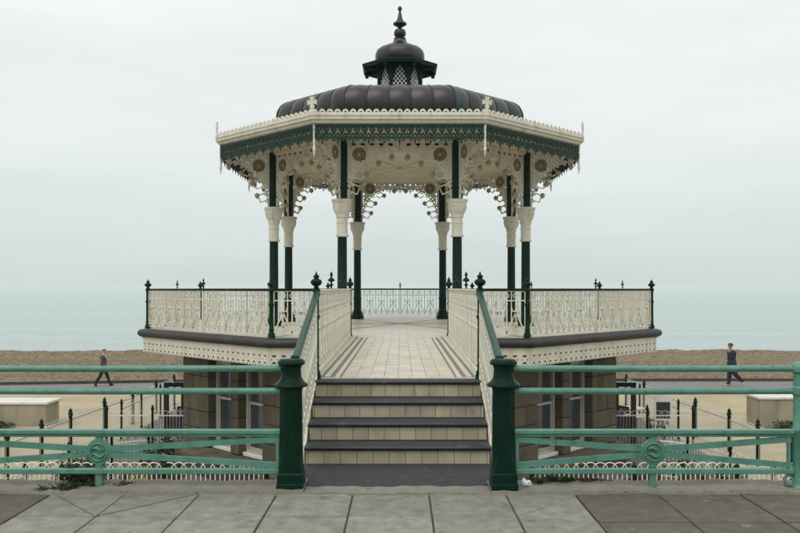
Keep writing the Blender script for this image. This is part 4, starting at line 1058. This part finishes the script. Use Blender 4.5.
plant('shrub', 'brown green shrub behind the hoop fence left of the left emblem', 'shrub', -6.2, 15.3, LOW+.05, .62, .35, 1.28, 4200, .08, 'leaf_dark', 41, 'shrubs behind the hoop fences')
plant('shrub', 'olive shrub with orange flowers behind the fence right of the left emblem', 'shrub', -5.0, 15.2, LOW+.05, .5, .3, .95, 2200, .07, 'leaf_olive', 42, 'shrubs behind the hoop fences', 260)
plant('shrub', 'dark shrub standing behind the orange flowered shrub', 'shrub', -5.0, 16.7, LOW+.05, .45, .3, 1.1, 2000, .08, 'leaf_dark', 43, 'shrubs behind the hoop fences')
plant('shrub', 'yellow flowered shrub behind the fence post near the left tuft', 'shrub', -4.35, 15.1, LOW+.05, .35, .25, .85, 1300, .06, 'leaf_mid', 44, 'shrubs behind the hoop fences', 200)
plant('shrub', 'green shrub behind the hoop fence just right of the right emblem', 'shrub', 5.3, 15.4, LOW+.05, .5, .35, 1.1, 2200, .08, 'leaf_mid', 45, 'shrubs behind the hoop fences')
plant('shrub', 'dark shrub behind the hoop fence at far right', 'shrub', 6.1, 15.4, LOW+.05, .45, .3, 1.0, 1900, .08, 'leaf_dark', 46, 'shrubs behind the hoop fences')
plant('shrub', 'spreading low shrub in front of the right emblem shrub', 'shrub', 4.5, 15.1, LOW+.05, .4, .25, .8, 1300, .07, 'leaf_olive', 47, 'shrubs behind the hoop fences')
plant('shrub', 'low green plants at the foot of the right concrete block', 'shrub', 12.1, 24.3, LOW+.02, .8, .2, .28, 1300, .07, 'leaf_mid', 48)
plant('shrub', 'low dark plants at the foot of the left concrete block', 'shrub', -12.6, 24.7, LOW+.02, .7, .18, .2, 900, .07, 'leaf_dark', 49)

# crumpled paper
rr = random.Random(4); bmx = bmesh.new(); bmesh.ops.create_icosphere(bmx, subdivisions=2, radius=1)
for v in bmx.verts:
    k = rr.uniform(.6, 1.15); v.co = Vector((v.co.x*.047*k, v.co.y*.025*k, max(-.018, v.co.z*.034*k)+(.02 if v.co.x < -.3 else 0)*k))
bmx.transform(Matrix.Translation((0, 0, .018)))
pm = bpy.data.meshes.new('crumpled_paper'); bmx.to_mesh(pm); bmx.free(); pm.materials.append(MATS['paper'])
put('crumpled_paper', pm, None, (1.055, 6.52, .032), label='crumpled white paper litter beside the right dark green post', cat='litter')

# ------------------------------------------------------------------ people
def person(label, x, y, face, height, pose, mats, fat=1.2):
    k = height/1.78
    root = thing('person', label, 'person', (x, y, LOW+.02))
    W = Matrix.Translation((x, y, LOW+.02)) @ Matrix.Diagonal((face*k, k, k, 1))
    J = pose; nodes = []; rad = []; edges = []; tagv = []
    def nd(p, r, par=None, tag='j'):
        nodes.append(Vector(p)); rad.append(r); tagv.append(tag); i = len(nodes)-1
        if par is not None: edges.append((par, i))
        return i
    pel = nd((0, 0, .96), (.155, .125), None, 't'); sp1 = nd((.01, 0, 1.13), (.15, .12), pel); ch = nd((.02, 0, 1.32), (.165, .125), sp1)
    ub = nd((.02, 0, 1.45), (.12, .10), ch); ne = nd((.04, 0, 1.535), (.055, .055), ub, 's'); n2 = nd((.055, 0, 1.60), (.058, .065), ne, 's')
    h1 = nd((.07, 0, 1.66), (.074, .09), n2, 's'); h2 = nd((.065, 0, 1.73), (.076, .098), h1, 's'); nd((.055, 0, 1.775), (.05, .065), h2, 's')
    for s, arm in ((1, J['arm_a']), (-1, J['arm_b'])):
        sh = nd((.02, s*.17, 1.44), (.072, .072), ub); el = nd(arm[0], (.052, .052), sh); wr = nd(arm[1], (.038, .038), el); ha = nd(arm[2], (.032, .042), wr, 's')
    for s, leg in ((1, J['leg_a']), (-1, J['leg_b'])):
        hp = nd((.0, s*.09, .90), (.105, .105), pel, 't'); kn = nd(leg[0], (.072, .072), hp, 't'); an = nd(leg[1], (.05, .05), kn, 't'); nd(leg[2], (.045, .04), an, 'b'); 
    me = bpy.data.meshes.new('body'); me.from_pydata(nodes, edges, []); o = bpy.data.objects.new('tmp', me); COL.objects.link(o)
    md = o.modifiers.new('s', 'SKIN'); md.use_smooth_shade = True; o.modifiers.new('d', 'SUBSURF').levels = 2
    for i, sv in enumerate(me.skin_vertices[0].data): sv.radius = (rad[i][0]*fat, rad[i][1]*fat) if tagv[i] != 's' else rad[i]; sv.use_root = (i == 0)
    bpy.context.view_layer.update(); dg = bpy.context.evaluated_depsgraph_get()
    ev = bpy.data.meshes.new_from_object(o.evaluated_get(dg)); bpy.data.objects.remove(o)
    ev.name = 'body'; ev.materials.clear()
    for mn in mats: ev.materials.append(MATS[mn])        # skin, jacket, trousers, shoes, shirt
    hands = [Vector(J['arm_a'][2]), Vector(J['arm_b'][2])]; toes = [Vector(J['leg_a'][2]), Vector(J['leg_b'][2])]; ank = [Vector(J['leg_a'][1]), Vector(J['leg_b'][1])]
    wr_ = [Vector(J['arm_a'][1]), Vector(J['arm_b'][1])]
    for p in ev.polygons:
        c = p.center; p.use_smooth = True
        hand = any((c-h).length < (c-w_).length-.0 and (c-h).length < .12 for h, w_ in zip(hands, wr_))
        if hand or c.z > 1.515: p.material_index = 0
        elif any((c-t_).length < .13 and c.z < a_.z-.02 for t_, a_ in zip(toes, ank)): p.material_index = 3
        elif c.z > .90 or (c.z > .82 and abs(c.y) > .17) : p.material_index = 1
        else: p.material_index = 2
        if p.material_index == 1 and c.z > 1.32 and abs(c.y) < .05 and c.x > .10: p.material_index = 4
    put('body', ev, root, W=W)
    # fingers, face, hair
    m = MB()
    for h, w_ in zip(hands, wr_):
        d = (h-w_).normalized(); sid = d.cross(Vector((0, 1, 0))).normalized() if abs(d.y) < .9 else Vector((1, 0, 0)); nrm = Vector((0, 1, 0))
        for i, ln in enumerate((.07, .08, .075, .058)):
            b = h+d*.02+sid*(i-1.5)*.019; e1 = b+d*ln*.55; e2 = e1+(d*.6+nrm*(-.5 if h.y > 0 else .5)).normalized()*ln*.5
            m.tube([b, e1, e2], [.010, .009, .007], 5)
        b = h-d*.03-sid*.03; m.tube([b, b-sid*.03+d*.03, b-sid*.035+d*.065], [.012, .010, .008], 5)
    put('fingers', m.mesh('fingers', mats[0], smooth=True), root, W=W)
    m = MB().add([(.155, 0, 1.69), (.183, 0, 1.655), (.155, .016, 1.65), (.155, -.016, 1.65)], [(0, 1, 2), (0, 3, 1), (1, 3, 2), (0, 2, 3)])
    for s in (-1, 1): m.ball((.06, s*.078, 1.675), .026, 6, 4, 1.3)
    put('face_features', m.mesh('face_features', mats[0], smooth=True), root, W=W)
    m = MB()
    for s in (-1, 1): m.ball((.145, s*.032, 1.69), .012, 6, 4)
    m.box(.148, .158, -.025, .025, 1.618, 1.626)
    put('eyes_and_mouth', m.mesh('eyes_and_mouth', 'hair_dark'), root, W=W)
    m = MB(); n = 14; vs = []; fs = []
    for j in range(7):
        th = R(8+J.get('hair', 95)*j/6)
        for q in range(n):
            a = 2*PI*q/n; cut = 1.0 if math.cos(a) < .2 else (1-.42*math.cos(a))
            t_ = th*cut
            vs.append((.055+.113*math.sin(t_)*math.cos(a), .098*math.sin(t_)*math.sin(a), 1.70+.105*math.cos(t_)))
    for j in range(6):
        for q in range(n): fs.append((j*n+q, j*n+(q+1) % n, (j+1)*n+(q+1) % n, (j+1)*n+q))
    fs.append(tuple(range(n)))
    put('hair', m.add(vs, fs).mesh('hair', J['hairmat'], smooth=True), root, W=W)
    # jacket skirt below the waist
    m = MB(); vs = []; n = 16
    for z, rx, ry in ((1.08, .10*fat, .125*fat), (.96, .130*fat, .150*fat), (.80, .140*fat, .160*fat)):
        for q in range(n): a = 2*PI*q/n; vs.append((.0+rx*math.cos(a), ry*math.sin(a), z))
    fs = [(j*n+q, j*n+(q+1) % n, (j+1)*n+(q+1) % n, (j+1)*n+q) for j in range(2) for q in range(n)]
    put('jacket_hem', m.add(vs, fs).mesh('jacket_hem', mats[1], smooth=True), root, W=W)
    m = MB()
    for t_, a_ in zip(toes, ank):
        d = (t_-a_); d = Vector((d.x, d.y, d.z)); heel = a_+Vector((-.05, 0, -.06)) if d.x > 0 else a_
        heel = a_ + Vector((-.045, 0, -.065)); tip = t_
        m.tube([heel, heel.lerp(tip, .4), heel.lerp(tip, .75), tip+Vector((.03, 0, 0))], [.036, .042, .045, .028], 8)
    put('shoes', m.mesh('shoes', mats[3], smooth=True), root, W=W)
    return root
walk1 = dict(arm_a=((-.16, .21, 1.17), (-.06, .22, .93), (.0, .22, .86)), arm_b=((.0, -.22, 1.16), (.20, -.20, 1.03), (.28, -.18, 1.00)),
             leg_a=((.16, .09, .50), (.30, .09, .10), (.43, .09, .06)), leg_b=((-.10, -.09, .50), (-.36, -.09, .14), (-.29, -.09, .035)), hairmat='hair_brown', hair=70)
walk2 = dict(arm_a=((-.14, .22, 1.17), (-.12, .24, .92), (-.09, .24, .84)), arm_b=((.10, -.20, 1.17), (.20, -.13, 1.38), (.19, -.09, 1.47)),
             leg_a=((.06, .09, .50), (.09, .09, .09), (.22, .09, .045)), leg_b=((-.10, -.09, .50), (-.42, -.09, .20), (-.42, -.09, .075)), hairmat='hair_dark', hair=98)
yp = (EYE-LOW)*797/98.5
person('person in a grey jacket and black trousers walking right along the promenade', (103-400)/797*yp, yp, 1, 1.62, walk1, ('skin', 'jacket_grey', 'trouser_black', 'shoe_black', 'shirt'))
person('person in navy jacket and trousers walking left with a hand raised to the chin', (731.5-400)/797*yp, yp, -1, 1.88, walk2, ('skin_dark', 'jacket_navy', 'trouser_navy', 'shoe_pale', 'skin_dark'), 1.45)

# ------------------------------------------------------------------ sea haze
hz = bpy.data.materials.new('haze'); hz.use_nodes = True; n = hz.node_tree.nodes; n.clear()
ho = n.new('ShaderNodeOutputMaterial'); pv = n.new('ShaderNodeVolumePrincipled')
pv.inputs['Color'].default_value = (.84, .90, .89, 1); pv.inputs['Density'].default_value = .0004; pv.inputs['Anisotropy'].default_value = 0
hz.node_tree.links.new(pv.outputs[0], ho.inputs['Volume']); MATS['haze'] = hz
put('haze', MB().box(-6000, 6000, -120, 6000, SEA-3, 9.8).mesh('haze', 'haze'), kind='stuff')
